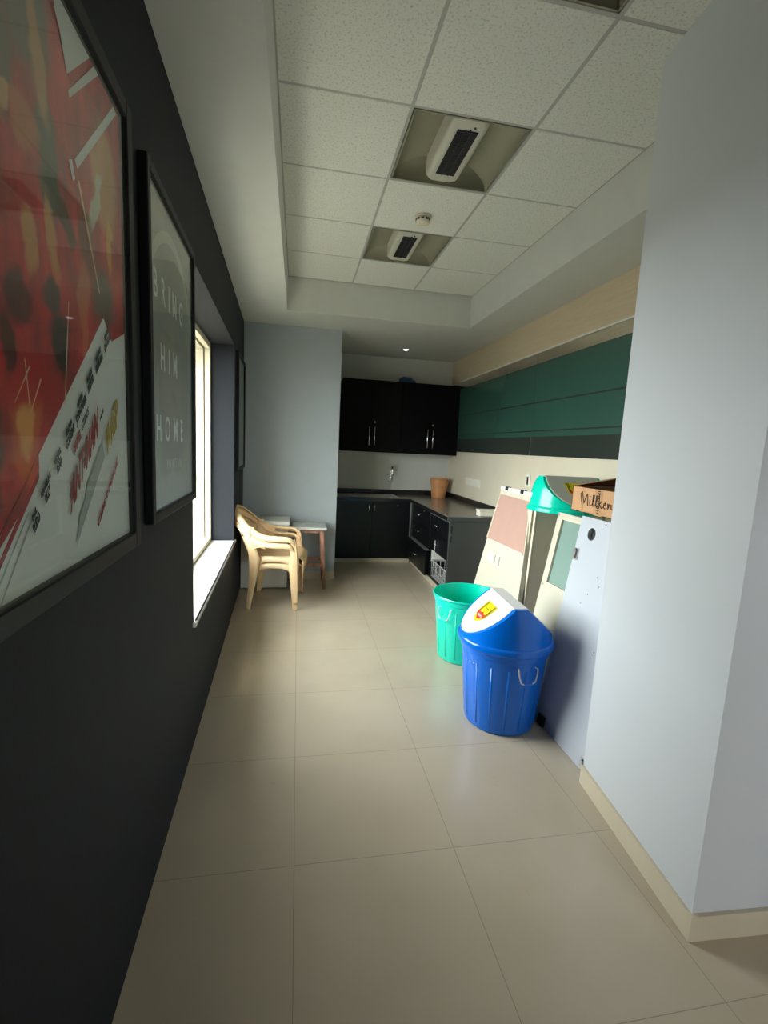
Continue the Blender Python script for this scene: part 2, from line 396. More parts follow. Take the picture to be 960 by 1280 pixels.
# ------------------------------------------------------------------ ceiling fittings
def make_light(ix, iy, label):
    x0 = FX0 + ix * TS; y0 = R0 + iy * TS; x1 = x0 + TS; y1 = y0 + TS; xc = (x0 + x1) / 2; yc = (y0 + y1) / 2
    t = thing('ceiling_light', label, 'ceiling light', (xc, yc, TOP), 0, 'recessed light fittings in the tiled ceiling')
    g = .013; dp = .105
    # housing: the rim lying on the tees and closed sheet-metal tray above it
    mb = MB()
    for a, b_ in (((x0 + g, y0 + g, TOP), (x0 + g + .008, y1 - g, TOP + dp + .02)), ((x1 - g - .008, y0 + g, TOP), (x1 - g, y1 - g, TOP + dp + .02)),
                  ((x0 + g, y0 + g, TOP), (x1 - g, y0 + g + .008, TOP + dp + .02)), ((x0 + g, y1 - g - .008, TOP), (x1 - g, y1 - g, TOP + dp + .02)),
                  ((x0 + g, y0 + g, TOP + dp + .012), (x1 - g, y1 - g, TOP + dp + .02))): mb.box(a, b_)
    build('housing', mb, ceiling_metal, t)
    # reflector: two cove wings curving from the rim up into the middle
    mb = MB(); hw = TS / 2 - g - .01
    for s in (-1, 1):
        prof = []
        for k in range(11):
            a = k / 10 * PI / 2
            prof.append((xc + s * (hw - (hw - .05) * (1 - math.cos(a)) ), TOP + .004 + dp * math.sin(a)))
        mb.loft([[(px, y, pz) for px, pz in prof] for y in (y0 + g + .01, y1 - g - .01)], closed=False)
    # curved end plates
    for ye, s in ((y0 + g + .012, 1), (y1 - g - .012, -1)):
        rows = []
        for k in range(7):
            a = k / 6 * PI / 2
            rows.append([(xc + q * hw, ye + s * .07 * (1 - math.cos(a)), TOP + .004 + dp * math.sin(a) * 1.0) for q in (-1, -.5, 0, .5, 1)])
        mb.loft(rows, closed=False)
    build('reflector', mb, ceiling_metal, t, smooth=50)
    # lamp cover: long tub with rounded ends hung in the middle
    mb = MB(); a0, a1 = y0 + .02, y1 - .035; hw2 = .095
    def outline(w, l0, l1, r, z):
        pts = []
        for cx, cy, st in ((xc + w - r, l1 - r, 0), (xc - w + r, l1 - r, 1), (xc - w + r, l0 + r, 2), (xc + w - r, l0 + r, 3)):
            for k in range(6):
                a = (st + k / 5) * PI / 2; pts.append((cx + r * math.cos(a), cy + r * math.sin(a), z))
        return pts
    mb.loft([outline(hw2, a0, a1, .05, TOP + dp), outline(hw2, a0, a1, .05, TOP + .022), outline(hw2 - .012, a0 + .01, a1 - .012, .042, TOP + .006), outline(hw2 - .028, a0 + .025, a1 - .028, .03, TOP + .002)])
    cov = build('lamp_cover', mb, lamp_body, t, smooth=40)
    # dark perforated grille let into the cover, with louvre bars
    gx0, gx1, gy0, gy1 = xc - .052, xc + .052, yc - .20, yc + .17
    mb = MB(); mb.box((gx0, gy0, TOP - .001), (gx1, gy1, TOP + .0018))
    n = 26
    for k in range(n):
        y = gy0 + (gy1 - gy0) * (k + .5) / n
        mb.box((gx0 + .003, y - .0035, TOP - .0045), (gx1 - .003, y + .0025, TOP - .001))
    for xx in (xc - .018, xc + .018): mb.box((xx - .002, gy0, TOP - .006), (xx + .002, gy1, TOP - .001))
    build('grille', mb, grille_mat, cov)
    for q in (-.012, .006):
        mb = MB(); mb.lathe([(.0001, -.003), (.005, -.002), (.005, .004)], (xc + q + .02, a0 + .055 - q, TOP), 10); build('screw', mb, rubber, cov, smooth=40)
    return t
make_light(1, 0, 'middle recessed ceiling light with cream cover, between plain tiles and smoke detector')
make_light(1, 2, 'farthest recessed ceiling light with cream cover, just beyond the smoke detector')
make_light(1, -2, 'nearest recessed ceiling light, only its far edge visible at the top of photo')

t = thing('smoke_detector', 'round cream smoke detector on the ceiling tile between two recessed lights', 'smoke detector', (.772, 3.215, TOP))
mb = MB(); mb.lathe([(.0001, 0), (.052, 0), (.055, -.006), (.052, -.016), (.0001, -.016)], (.772, 3.215, TOP), 40); build('base', mb, detector_m, t, smooth=40)
mb = MB(); mb.lathe([(.044, -.016), (.046, -.034), (.040, -.044), (.026, -.050), (.0001, -.052)], (.772, 3.215, TOP), 40); hd = build('sensor_head', mb, detector_m, t, smooth=40)
mb = MB()
for k in range(10):
    a = 2 * PI * k / 10; M = Matrix.Translation((.772, 3.215, TOP)) @ Matrix.Rotation(a, 4, 'Z')
    mb.box((.0435, -.009, -.033), (.0475, .009, -.022), M=M)
build('vent_slot', mb, rubber, hd)

t = thing('downlight', 'small lit round downlight in the white ceiling above the black wall cabinets', 'downlight', (1.282, 5.86, SOF))
mb = MB(); mb.lathe([(.045, -.001), (.058, -.001), (.06, -.005), (.052, -.009), (.042, -.006), (.036, -.003), (.036, -.0005)], (1.282, 5.86, SOF), 32); build('trim_ring', mb, steel, t, smooth=40)
mb = MB(); mb.lathe([(.0001, -.016), (.018, -.014), (.028, -.006), (.034, -.0008)], (1.282, 5.86, SOF), 24); build('bulb', mb, bulb, t, smooth=50)

# ------------------------------------------------------------------ framed posters on the left wall
def poster_frame(name, label, u0, u1, z0, z1, dep=.028, fw=.032):
    o = lwp(0, (u0 + u1) / 2, z0)
    t = thing(name, label, 'framed poster', o, LA)
    mb = MB()
    for a, b_ in (((.001, u0, z0), (dep, u0 + fw, z1)), ((.001, u1 - fw, z0), (dep, u1, z1)), ((.001, u0 + fw, z0), (dep, u1 - fw, z0 + fw)), ((.001, u0 + fw, z1 - fw), (dep, u1 - fw, z1))):
        mb.box(a, b_, .003, 1)
    build('frame', mb, frame_black, t, frame=LW)
    mb = MB(); mb.box((.019, u0 + fw - .004, z0 + fw - .004), (.021, u1 - fw + .004, z1 - fw + .004)); build('glass_pane', mb, picture_glass, t, frame=LW)
    return t

def blob_material(name, base_a, base_b, scale, blobs, stretch=(1, 1, 1), base_r=.0):
    """abstract painted print: noise ground with soft elliptical colour patches (object coordinates = wall frame u,z)"""
    m, nt, b = new_mat(name)
    tc = N(nt, 'ShaderNodeTexCoord')
    mp = N(nt, 'ShaderNodeMapping'); mp.inputs['Scale'].default_value = stretch; nt.links.new(tc.outputs['Object'], mp.inputs['Vector'])
    no = N(nt, 'ShaderNodeTexNoise', Scale=scale, Detail=6.0, Roughness=.6); nt.links.new(mp.outputs[0], no.inputs['Vector'])
    rp = N(nt, 'ShaderNodeValToRGB'); rp.color_ramp.elements[0].position = .35; rp.color_ramp.elements[1].position = .68
    rp.color_ramp.elements[0].color = base_a; rp.color_ramp.elements[1].color = base_b
    nt.links.new(no.outputs['Fac'], rp.inputs[0]); cur = rp.outputs[0]
    wa = N(nt, 'ShaderNodeTexNoise', Scale=14.0, Detail=4.0); nt.links.new(tc.outputs['Object'], wa.inputs['Vector'])
    wv = N(nt, 'ShaderNodeVectorMath', operation='MULTIPLY_ADD'); nt.links.new(wa.outputs['Color'], wv.inputs[0]); wv.inputs[1].default_value = (.07,) * 3
    nt.links.new(tc.outputs['Object'], wv.inputs[2])
    for (u, z, ru, rz, ang, c, k) in blobs:
        q = N(nt, 'ShaderNodeMapping', vector_type='TEXTURE')
        q.inputs['Location'].default_value = (.035, u + .035, z + .035); q.inputs['Rotation'].default_value = (math.radians(ang), 0, 0); q.inputs['Scale'].default_value = (10, ru, rz)
        nt.links.new(wv.outputs[0], q.inputs['Vector'])
        ln = N(nt, 'ShaderNodeVectorMath', operation='LENGTH'); nt.links.new(q.outputs[0], ln.inputs[0])
        mr = N(nt, 'ShaderNodeMapRange', interpolation_type='SMOOTHSTEP'); mr.inputs[1].default_value = 1.0; mr.inputs[2].default_value = .55; mr.inputs[3].default_value = 0; mr.inputs[4].default_value = k
        nt.links.new(ln.outputs['Value'], mr.inputs[0])
        mx = N(nt, 'ShaderNodeMix', data_type='RGBA'); nt.links.new(mr.outputs[0], mx.inputs[0]); nt.links.new(cur, mx.inputs[6]); mx.inputs[7].default_value = c
        cur = mx.outputs[2]
    nt.links.new(cur, b.inputs['Base Color']); b.inputs['Roughness'].default_value = .35
    return m

def print_sheet(t, u0, u1, z0, z1, mats, patches):
    """the printed sheet: one mesh, ground plus flat shapes of other inks"""
    # built in the wall frame, with the object's own origin on the wall line so its object coordinates are (x, u, z)
    mb = MB(); mb.box((.004, u0, z0), (.010, u1, z1))
    for k, (mi, pts) in enumerate(patches):
        mb.mi = mi; x = .0102 + .0002 * k
        mb.poly([(x, u, z) for u, z in pts])
    me = bpy.data.meshes.new('poster_print')
    bmesh.ops.recalc_face_normals(mb.bm, faces=mb.bm.faces); mb.bm.to_mesh(me); mb.bm.free()
    for m_ in mats: me.materials.append(m_)
    o = bpy.data.objects.new('poster_print', me); COL.objects.link(o); o.parent = t
    L = wm(t).inverted() @ LW
    o.location = L.to_translation(); o.rotation_euler = L.to_euler()
    return o

# --- large red poster
U0, U1, Z0, Z1 = .645, 1.368, 1.235, 2.275
PZ0, PZ1 = 1.207, 2.287
t1 = poster_frame('framed_poster', 'largest nearest framed poster, red and orange with white diagonal lower corner', U0, U1, PZ0, PZ1, fw=.040)
c = srgb
blobs = [(.90, 2.14, .10, .12, 0, c(96, 100, 88), .9), (.80, 2.03, .07, .12, 0, c(92, 96, 84), .9), (.95, 1.96, .05, .14, 8, c(78, 90, 74), .95), (.93, 2.09, .035, .11, 12, c(206, 150, 96), .8),
         (.88, 1.97, .05, .05, 0, c(196, 120, 70), .7), (.82, 1.97, .04, .02, 45, c(214, 160, 110), .8),
         (1.22, 2.05, .09, .14, 0, c(206, 150, 88), .85), (1.16, 1.97, .02, .11, -28, c(200, 214, 190), .8), (1.24, 1.93, .02, .08, 0, c(226, 176, 60), .8),
         (.875, 1.87, .03, .045, 0, c(190, 20, 40), .85), (.875, 1.80, .032, .06, 0, c(214, 156, 96), .8), (.955, 1.83, .022, .085, 5, c(214, 150, 88), .9), (.94, 1.735, .035, .035, 0, c(40, 56, 54), .9),
         (.965, 1.66, .06, .07, 0, c(34, 34, 38), .95), (1.00, 1.89, .09, .03, -30, c(40, 60, 50), .8), (.84, 1.70, .05, .05, 0, c(40, 28, 28), .8), (.80, 1.63, .03, .06, 0, c(40, 30, 32), .8), (1.08, 1.77, .035, .09, -10, c(206, 130, 90), .7), (1.11, 1.88, .05, .08, 0, c(110, 60, 50), .7),
         (1.19, 1.80, .08, .08, 0, c(74, 78, 66), .9), (1.08, 1.69, .02, .06, -20, c(226, 120, 60), .7), (.83, 1.50, .03, .05, -10, c(255, 214, 130), .95), (.835, 1.50, .055, .10, -15, c(232, 120, 40), .55), (.745, 1.50, .035, .08, 0, c(92, 54, 40), .9), (.72, 1.40, .05, .05, 0, c(80, 20, 26), .8),
         (.89, 1.60, .045, .03, 0, c(60, 20, 26), .6), (.86, 1.58, .10, .05, 30, c(200, 14, 34), .8), (.93, 1.56, .06, .07, 30, c(176, 12, 36), .8), (.74, 1.60, .05, .06, 0, c(210, 20, 36), .7)]
red_art = blob_material('poster_red', c(146, 14, 28), c(226, 44, 54), 9.0, blobs, (1, 1.6, .8))
# white lower corner: edge runs up at 45 degrees
bu = lambda u: 1.345 + (u - .744) * .94
I0, I1, J0, J1 = U0 + .036, U1 - .036, PZ0 + .036, PZ1 - .036
P = [(1, [(I0, J0), (I1, J0), (I1, 1.755), (1.235, 1.715), (1.186, 1.756), (I0, bu(I0))]),
     (2, [(I0, 1.240 - .0), (I0, 1.252), (.868, 1.440), (.868, 1.424)]),
     (2, [(I0, J0 + .003), (I0, J0 + .008), (.79, J0 + .115), (.795, J0 + .115)]),
     (4, [(.70, J0), (.706, J0), (.83, 1.372), (.826, 1.372)]), (4, [(.73, J0), (.734, J0), (.85, 1.372), (.846, 1.372)]),
     (0, [(I0, bu(I0)), (.868, bu(.868)), (.868, 1.44), (.80, 1.372)]),
     (1, [(.99, 2.245), (1.03, 2.245), (1.014, 2.195), (1.0, 2.21)]), (1, [(1.024, 2.2455), (1.15, 2.2455), (1.038, 2.140), (1.014, 2.196)]), (1, [(1.041, 2.116), (1.172, 2.2455), (1.196, 2.2455), (1.044, 2.105)]),
     (1, [(1.058, 2.010), (1.286, 2.243), (1.303, 2.236), (1.068, 1.998)]), (1, [(1.03, 1.995), (1.045, 2.003), (1.056, 1.975), (1.046, 1.965)]),
     (4, [(.995, 1.280), (1.160, 1.450), (1.150, 1.485), (1.055, 1.395), (1.045, 1.365), (1.02, 1.345)]),
     (3, [(1.066, 1.978), (1.075, 1.98), (1.165, 1.80), (1.158, 1.80)]), (3, [(.80, 1.54), (.803, 1.542), (.852, 1.60), (.849, 1.602)]), (3, [(.835, 1.61), (.838, 1.61), (.845, 1.54), (.842, 1.54)]), (3, [(.845, 1.53), (.848, 1.53), (.885, 1.585), (.882, 1.587)]),
     (3, [(1.00, 1.74), (1.004, 1.74), (.97, 1.55), (.966, 1.55)])]
print_sheet(t1, I0 - .004, I1 + .004, J0 - .004, J1 + .004, [red_art, white_print, crimson, mat('print_peach', srgb(232, 190, 150), .5), grey_print], P)
def poster_text(t, s, u, z, size, m_, ang=45, vert=-12, sx=1.0, align='LEFT', spacing=1.0, bold=.0, name='lettering', x=.0142):
    a = math.radians(ang); b_ = math.radians(90 - vert)
    M = LW @ Matrix(((0, 0, 1, x), (math.cos(a), math.cos(b_), 0, u), (math.sin(a), math.sin(b_), 0, z), (0, 0, 0, 1)))
    return text(name, s, size, M, m_, t, sx, align, spacing, bold=bold)
NV = -10
for k, (a_, b_) in enumerate((('PAUL', 'RUDD'), ('EVANGELINE', 'LILLY'), ('MICHAEL', 'PEÑA'), ('WALTON', 'GOGGINS'), ('HANNAH', 'JOHN-KAMEN'), ('MICHELLE', 'PFEIFFER'), ('LAURENCE', 'FISHBURNE'), ('MICHAEL', 'DOUGLAS'))):
    u, z = [(.838, 1.362), (.880, 1.405), (.928, 1.452), (.978, 1.503), (1.033, 1.558), (1.085, 1.612), (1.137, 1.663), (1.19, 1.716)][k]
    poster_text(t1, a_, u, z + .006, .014, dark_print, sx=.62, align='CENTER', bold=.0006)
    poster_text(t1, b_, u + .005, z - .010, .021, dark_print, sx=.55, align='CENTER', bold=.0008)
poster_text(t1, 'ANT-MAN', .975, 1.378, .088, maroon, sx=.52, bold=.0035, vert=6)
poster_text(t1, 'AND THE', 1.135, 1.532, .012, dark_print, sx=.6)
poster_text(t1, 'WASP', 1.168, 1.475, .085, gold_print, sx=.50, bold=.0035, vert=0)
poster_text(t1, 'MARVEL', .996, 1.466, .026, crimson, sx=.52, bold=.0008, vert=-5)
poster_text(t1, 'STUDIOS', 1.038, 1.512, .024, dark_print, sx=.52, vert=-5)
poster_text(t1, 'COMING TO CINEMAS JULY', 1.105, 1.306, .026, crimson, sx=.60, vert=4, bold=.0006)

# --- grey-green poster with large thin lettering
V0, V1 = 1.505, 2.235
t2 = poster_frame('framed_poster', 'second framed poster, grey-green with large thin white lettering, beside the window', V0, V1, Z0, Z1)
blobs2 = [(1.87, 1.73, .42, .52, 0, c(122, 124, 108), .9), (1.87, 1.72, .34, .44, 0, c(92, 88, 76), .9), (1.86, 1.70, .20, .30, 0, c(124, 106, 82), .85), (1.80, 1.84, .07, .025, 0, c(70, 60, 50), .7), (1.96, 1.84, .07, .025, 0, c(70, 60, 50), .7),
          (1.89, 1.64, .05, .02, 0, c(80, 66, 54), .6), (1.87, 1.28, .45, .12, 0, c(150, 154, 150), .9), (1.58, 1.46, .015, .14, 18, c(150, 154, 144), .8), (1.64, 1.40, .012, .12, 40, c(146, 150, 140), .7)]
J0, J1 = Z0 + .03, Z1 - .03
art2 = blob_material('poster_green_grey', c(122, 126, 104), c(146, 146, 122), 3.0, blobs2)
arc = []
for k in range(21):
    a = math.radians(178 - k * 8); arc.append((1.87 + .40 * math.cos(a), 1.72 + .47 * math.sin(a)))
arc2 = [(1.87 + .365 * math.cos(math.radians(178 - k * 8)), 1.72 + .435 * math.sin(math.radians(178 - k * 8))) for k in range(21)]
clip = lambda pts: [(min(max(u, V0 + .03), V1 - .03), z) for u, z in pts]
P2 = [(1, clip([arc[k], arc[k + 1], arc2[k + 1], arc2[k]])) for k in range(20)]
print_sheet(t2, V0 + .026, V1 - .026, J0 - .004, J1 + .004, [art2, mat('print_pale_green', srgb(176, 184, 162), .5)], P2)
for word, z, us in (('BRING', 1.965, (1.625, 1.725, 1.805, 1.890, 2.000)), ('HIM', 1.755, (1.705, 1.795, 1.890)), ('HOME', 1.525, (1.640, 1.760, 1.885, 1.990))):
    for ch_, u in zip(word, us): poster_text(t2, ch_, u, z, .120, white_print, 0, 0, .76, 'CENTER', 1.0, .001, 'letter')
poster_text(t2, 'MARTIAN', 1.86, 1.405, .052, faint_print, 0, 0, .80, 'CENTER', 1.45)

# --- third frame beyond the window, seen almost edge on
t3 = poster_frame('framed_poster', 'farthest framed poster, seen edge-on beyond the window, above the chairs', 4.36, 5.08, Z0, Z1)
art3 = blob_material('poster_dim', c(84, 92, 92), c(120, 126, 122), 4.0, [(4.72, 1.75, .28, .38, 0, c(60, 70, 74), .8), (4.72, 1.9, .16, .16, 0, c(130, 128, 116), .7)])
print_sheet(t3, 4.386, 5.054, J0 - .004, J1 + .004, [art3], [])

# ------------------------------------------------------------------ kitchenette: wall cabinets
def bar_handle(p0, p1, out, r=.0055, name='handle', parent=None, m_=chrome):
    p0, p1, out = Vector(p0), Vector(p1), Vector(out)
    mb = MB(); d = (p1 - p0).normalized()
    pts = [p0, p0 + out * .7, p0 + out + d * r, p1 + out - d * r, p1 + out * .7, p1]
    mb.tube(pts, r, 8); return build(name, mb, m_, parent, smooth=60)
def wall_cabinet(x0, x1, label):
    y0, y1, z0, z1 = 6.1, YB - .002, 1.445, 2.355
    t = thing('wall_cabinet', label, 'cabinet', ((x0 + x1) / 2, y1, z0), 0, 'black wall cabinets over the sink')
    mb = MB(); p = .018
    for a, b_ in (((x0, y0 + .02, z0), (x0 + p, y1, z1)), ((x1 - p, y0 + .02, z0), (x1, y1, z1)), ((x0 + p, y0 + .02, z0), (x1 - p, y1, z0 + p)), ((x0 + p, y0 + .02, z1 - p), (x1 - p, y1, z1)), ((x0 + p, y1 - .01, z0 + p), (x1 - p, y1, z1 - p)), ((x0 + p, y0 + .05, 1.88), (x1 - p, y1 - .01, 1.90))): mb.box(a, b_)
    build('body', mb, black_upper, t)
    xm = (x0 + x1) / 2
    for s, a, b_ in ((-1, x0 + .001, xm - .0015), (1, xm + .0015, x1 - .001)):
        mb = MB(); mb.box((a, y0, z0 - .004), (b_, y0 + .0185, z1), .002, 1); d = build('door', mb, black_upper, t)
        bar_handle((xm + s * .036, y0, 1.525), (xm + s * .036, y0, 1.770), (0, -.03, 0), .006, 'handle', d)
        if s > 0:
            mb = MB(); mb.lathe([(.0001, .012), (.011, .011), (.012, 0)], (0, 0, 0), 16); mb.bm.transform(Matrix.Translation((xm + .036 * s, y0, 1.825)) @ Matrix.Rotation(PI / 2, 4, 'X')); build('lock', mb, steel, d, smooth=50)
wall_cabinet(.548, 1.327, 'black two-door wall cabinet over the sink, next to the grey shaft wall')
wall_cabinet(1.329, 2.104, 'black two-door wall cabinet in the corner, next to the green glass')
# blue folded bag on top
t_bag = MB()
ring = []
for k in range(8):
    zz = k / 7; rr = (1 - (zz * .75) ** 2.2)
    ring.append([(1.385 + (.115 + .015 * math.sin(3 * a + k)) * rr * math.cos(a), 6.19 + (.07 + .01 * math.cos(2 * a)) * rr * math.sin(a), 2.356 + .07 * zz + .008 * math.sin(2 * a + 1) * zz) for a in [2 * PI * i / 24 for i in range(24)]])
t_bag.loft(ring); o = build('plastic_bag', t_bag, blue_bag, smooth=70, loc=(1.385, 6.19, 2.355)); tag(o, 'dark blue crumpled bag lying on top of the wall cabinets', 'bag')

# ------------------------------------------------------------------ base cabinets
CT = .862; YC = 5.94; XC = 1.49; YE = 4.375
def base_body(t, a, b_, open_side):
    """carcass panels between corners a and b_"""
    p = .018; (x0, y0, z0), (x1, y1, z1) = a, b_; mb = MB()
    mb.box((x0, y0, z0), (x1, y1, z0 + p)); mb.box((x0, y0, z1 - p), (x1, y1, z1))
    if open_side == 'y':
        mb.box((x0, y0, z0 + p), (x0 + p, y1, z1 - p)); mb.box((x1 - p, y0, z0 + p), (x1, y1, z1 - p)); mb.box((x0 + p, y1 - p, z0 + p), (x1 - p, y1, z1 - p))
    else:
        mb.box((x0, y0, z0 + p), (x1, y0 + p, z1 - p)); mb.box((x0, y1 - p, z0 + p), (x1, y1, z1 - p)); mb.box((x1 - p, y0 + p, z0 + p), (x1, y1 - p, z1 - p))
    return mb
# sink cabinet
t = thing('sink_cabinet', 'black two-door base cabinet under the sink, beside the grey shaft wall', 'cabinet', (.96, YB, 0))
build('body', base_body(t, (XP + .003, YC + .02, .062), (XC - .022, YB - .02, CT - .202), 'y'), black_lam, t)
mb = MB(); mb.box((XP + .003, YC + .02, CT - .16), (XC - .022, YC + .036, CT - .042)); build('top_rail', mb, black_lam, t)
mb = MB(); mb.box((XP + .003, YC + .022, 0), (XC - .0, YC + .036, .058)); build('plinth', mb, skirt, t)
for a, b_, s in ((XP + .004, .955, -1), (.958, XC - .026, 1)):
    mb = MB(); mb.box((a, YC, .062), (b_, YC + .0185, CT - .048), .002, 1); d = build('door', mb, black_lam, t)
    bar_handle((.9565 + s * .036, YC, .688), (.9565 + s * .036, YC, .765), (0, -.028, 0), .006, 'handle', d)
mb = MB(); mb.lathe([(.0001, .008), (.010, .007), (.011, 0)], (0, 0, 0), 14); mb.bm.transform(Matrix.Translation((1.30, YC, .765)) @ Matrix.Rotation(PI / 2, 4, 'X')); build('lock', mb, grille_mat, d, smooth=50)
mb = MB(); mb.box((XC - .021, YC - .002, .055), (XC - .003, YC + .02, CT - .045)); build('edge_strip', mb, alu, t)

# drawer cabinet (far half of the right leg)
YM = 5.06
t = thing('drawer_cabinet', 'black base cabinet of three drawers at the inner corner of the worktop', 'cabinet', (XR - .02, (YM + YC) / 2, 0))
build('body', base_body(t, (XC + .02, YM + .002, .062), (XR - .02, YC - .006, CT - .042), 'x'), black_lam, t)
mb = MB(); mb.box((XC + .02, YM + .002, 0), (XC + .034, YC + .02, .058)); build('plinth', mb, skirt, t)
def x_drawer(t, y0, y1, z0, z1, hz, hy, out=0.0, hl=.10, m_=black_lam):
    mb = MB(); mb.box((XC - out, y0, z0), (XC + .0185 - out, y1, z1), .002, 1)
    if out: mb.box((XC + .0185 - out, y0 + .02, z0 + .01), (XC + .03, y0 + .032, z1 - .03)); mb.box((XC + .0185 - out, y1 - .032, z0 + .01), (XC + .03, y1 - .02, z1 - .03))
    d = build('drawer', mb, m_, t)
    bar_handle((XC - out, hy - hl / 2, hz), (XC - out, hy + hl / 2, hz), (-.026, 0, 0), .006, 'handle', d); return d
x_drawer(t, YM + .003, YC - .03, .605, CT - .048, .709, 5.56); d0 = x_drawer(t, YM + .003, YC - .03, .385, .600, .508, 5.56)
d1 = x_drawer(t, YM + .02, YC - .02, .070, .362, .222, 5.52, .03)
mb = MB(); mb.box((XC - .031, YM + .02, .3625), (XC + .018, YC - .02, .369)); e_ = build('edge_strip', mb, alu, d1)
mb = MB(); mb.lathe([(.0001, .008), (.010, .007), (.011, 0)], (0, 0, 0), 14); mb.bm.transform(Matrix.Translation((XC, 5.33, .785)) @ Matrix.Rotation(-PI / 2, 4, 'Y')); build('lock', mb, steel, t, smooth=50)

# open-front cabinet with a wire basket (near half)
t = thing('basket_cabinet', 'black base cabinet at the worktop end with drawers above an open front', 'cabinet', (XR - .02, (YM + YE) / 2, 0))
mb = base_body(t, (XC + .02, YE + .022, .062), (XR - .02, YM - .002, CT - .042), 'x'); mb.box((XC + .02, YE + .04, .405), (XR - .038, YM - .02, .42)); build('body', mb, black_lam, t)
mb = MB(); mb.box((XC + .03, YM - .0245, .25), (XR - .039, YM - .0205, .404)); mb.box((XR - .0425, YE + .041, .25), (XR - .0385, YM - .0245, .404)); build('white_lining', mb, white_lam, t)
mb = MB(); mb.box((XC + .02, YE + .002, 0), (XC + .034, YM, .058)); build('plinth', mb, skirt, t)
mb = MB(); mb.box((XC + .001, YE, .0), (XR - .004, YE + .02, CT - .042), .001, 1); build('end_panel', mb, end_lam, t)
x_drawer(t, YE + .024, YM - .003, .60, CT - .066, .70, 4.80); x_drawer(t, YE + .024, YM - .003, .405, .595, .50, 4.80)
mb = MB(); mb.box((XC - .001, YE + .004, CT - .064), (XC + .012, YM + .0, CT - .052)); build('edge_strip', mb, alu, t)
for zz in (.70, .60): mb = MB(); mb.box((XC + .012, YE - .004, zz), (XC + .028, YE - .0002, zz + .065), .002, 1); build('hinge_slot', mb, rubber, t)
# wire basket inside
t = thing('wire_basket', 'white wire dish basket inside the open front of the end cabinet', 'basket', (1.74, 4.72, .085))
bx0, bx1, by0, by1, bz0, bz1 = XC + .035, XC + .50, YE + .06, YM - .045, .09, .27
mb = MB()
for zz, rr in ((bz1, .005), ((bz0 + bz1) / 2, .003), (bz0, .004)): mb.tube([(bx0, by0, zz), (bx1, by0, zz), (bx1, by1, zz), (bx0, by1, zz)], rr, 6, closed=True)
build('rim', mb, wire_m, t, smooth=60)
mb = MB(); n = 12
for k in range(n + 1):
    y = by0 + (by1 - by0) * k / n; mb.tube([(bx0, y, bz1), (bx0, y, bz0), (bx1, y, bz0), (bx1, y, bz1)], .0042, 5)
for k in range(1, 9):
    x = bx0 + (bx1 - bx0) * k / 9; mb.tube([(x, by0, bz1), (x, by0, bz0), (x, by1, bz0), (x, by1, bz1)], .0042, 5)
build('wire_grid', mb, wire_m, t, smooth=60)
mb = MB()
mb.tube([(XC - .012, 4.79, .252), (XC - .012, 4.79, .54)], .005, 6); mb.tube([(XC - .012, 4.79, .252), (bx0, 4.79, bz1)], .005, 6); build('handle', mb, wire_m, t, smooth=60)

# ------------------------------------------------------------------ worktop, L shaped, with upstand; sink; tap
t = thing('worktop', 'L-shaped brown-grey stone worktop with black edge on the black base cabinets', 'worktop', (1.8, 5.4, CT))
SX0, SX1, SY0, SY1 = .80, 1.30, 6.03, 6.36
yf = YC - .03; xf = XC - .025; th = .04
mb = MB()
for a, b_ in (((XP + .003, yf, CT - th), (SX0, YB - .002, CT)), ((SX1, yf, CT - th), (XR - .002, YB - .002, CT)), ((SX0, yf, CT - th), (SX1, SY0, CT)), ((SX0, SY1, CT - th), (SX1, YB - .002, CT)), ((xf, YE - .012, CT - th), (XR - .002, yf, CT))): mb.box(a, b_)
build('slab', mb, granite, t)
mb = MB()
mb.box((XP + .003, yf - .006, CT - th - .006), (xf - .0005, yf - .0005, CT - .004), .002, 1); mb.box((xf - .006, YE - .018, CT - th - .006), (xf - .0005, yf, CT - .004), .002, 1); 
build('front_edge', mb, granite_black, t)
mb = MB(); mb.box((xf - .0065, YE - .0185, CT - th - .006), (XR - .002, YE - .0125, CT - .001), .002, 1); build('end_edge', mb, end_lam, t)
mb = MB(); mb.box((XP + .003, YB - .022, CT + .0005), (XR - .0025, YB - .002, CT + .068), .002, 1); mb.box((XR - .022, YE - .01, CT + .0005), (XR - .0025, YB - .0225, CT + .068), .002, 1); build('upstand', mb, granite_black, t)
t = thing('sink', 'stainless steel sink with drainer set in the worktop under the wall cabinets', 'sink', (1.0, 6.2, CT))
mb = MB(); g = .004
r0 = [(SX0 + .004, SY0 + .004), (SX1 - .004, SY0 + .004), (SX1 - .004, SY1 - .004), (SX0 + .004, SY1 - .004)]
def rr_(pts, z, s=0):
    cx = (SX0 + SX1) / 2; cy = (SY0 + SY1) / 2
    return [(cx + (x - cx) * (1 - s), cy + (y - cy) * (1 - s), z) for x, y in pts]
mb.loft([rr_(r0, CT + .003), rr_(r0, CT - .14, .02), rr_(r0, CT - .165, .12), rr_(r0, CT - .17, .9)], True, False)
build('bowl', mb, steel, t, smooth=30)
mb = MB()
for a, b_ in (((SX0 - .02, SY0 - .035, CT + .0005), (SX1 + .02, SY0 + .004, CT + .006)), ((SX0 - .02, SY1 - .004, CT + .0005), (SX1 + .02, SY1 + .02, CT + .006)), ((SX0 - .02, SY0, CT + .0005), (SX0 + .004, SY1, CT + .006)), ((SX1 - .004, SY0, CT + .0005), (SX1 + .02, SY1, CT + .006))): mb.box(a, b_, .002, 1)
build('rim', mb, steel, t)
mb = MB(); mb.box((XP + .03, SY0 - .035, CT + .0005), (SX0 - .022, SY1 + .02, CT + .005), .002, 1)
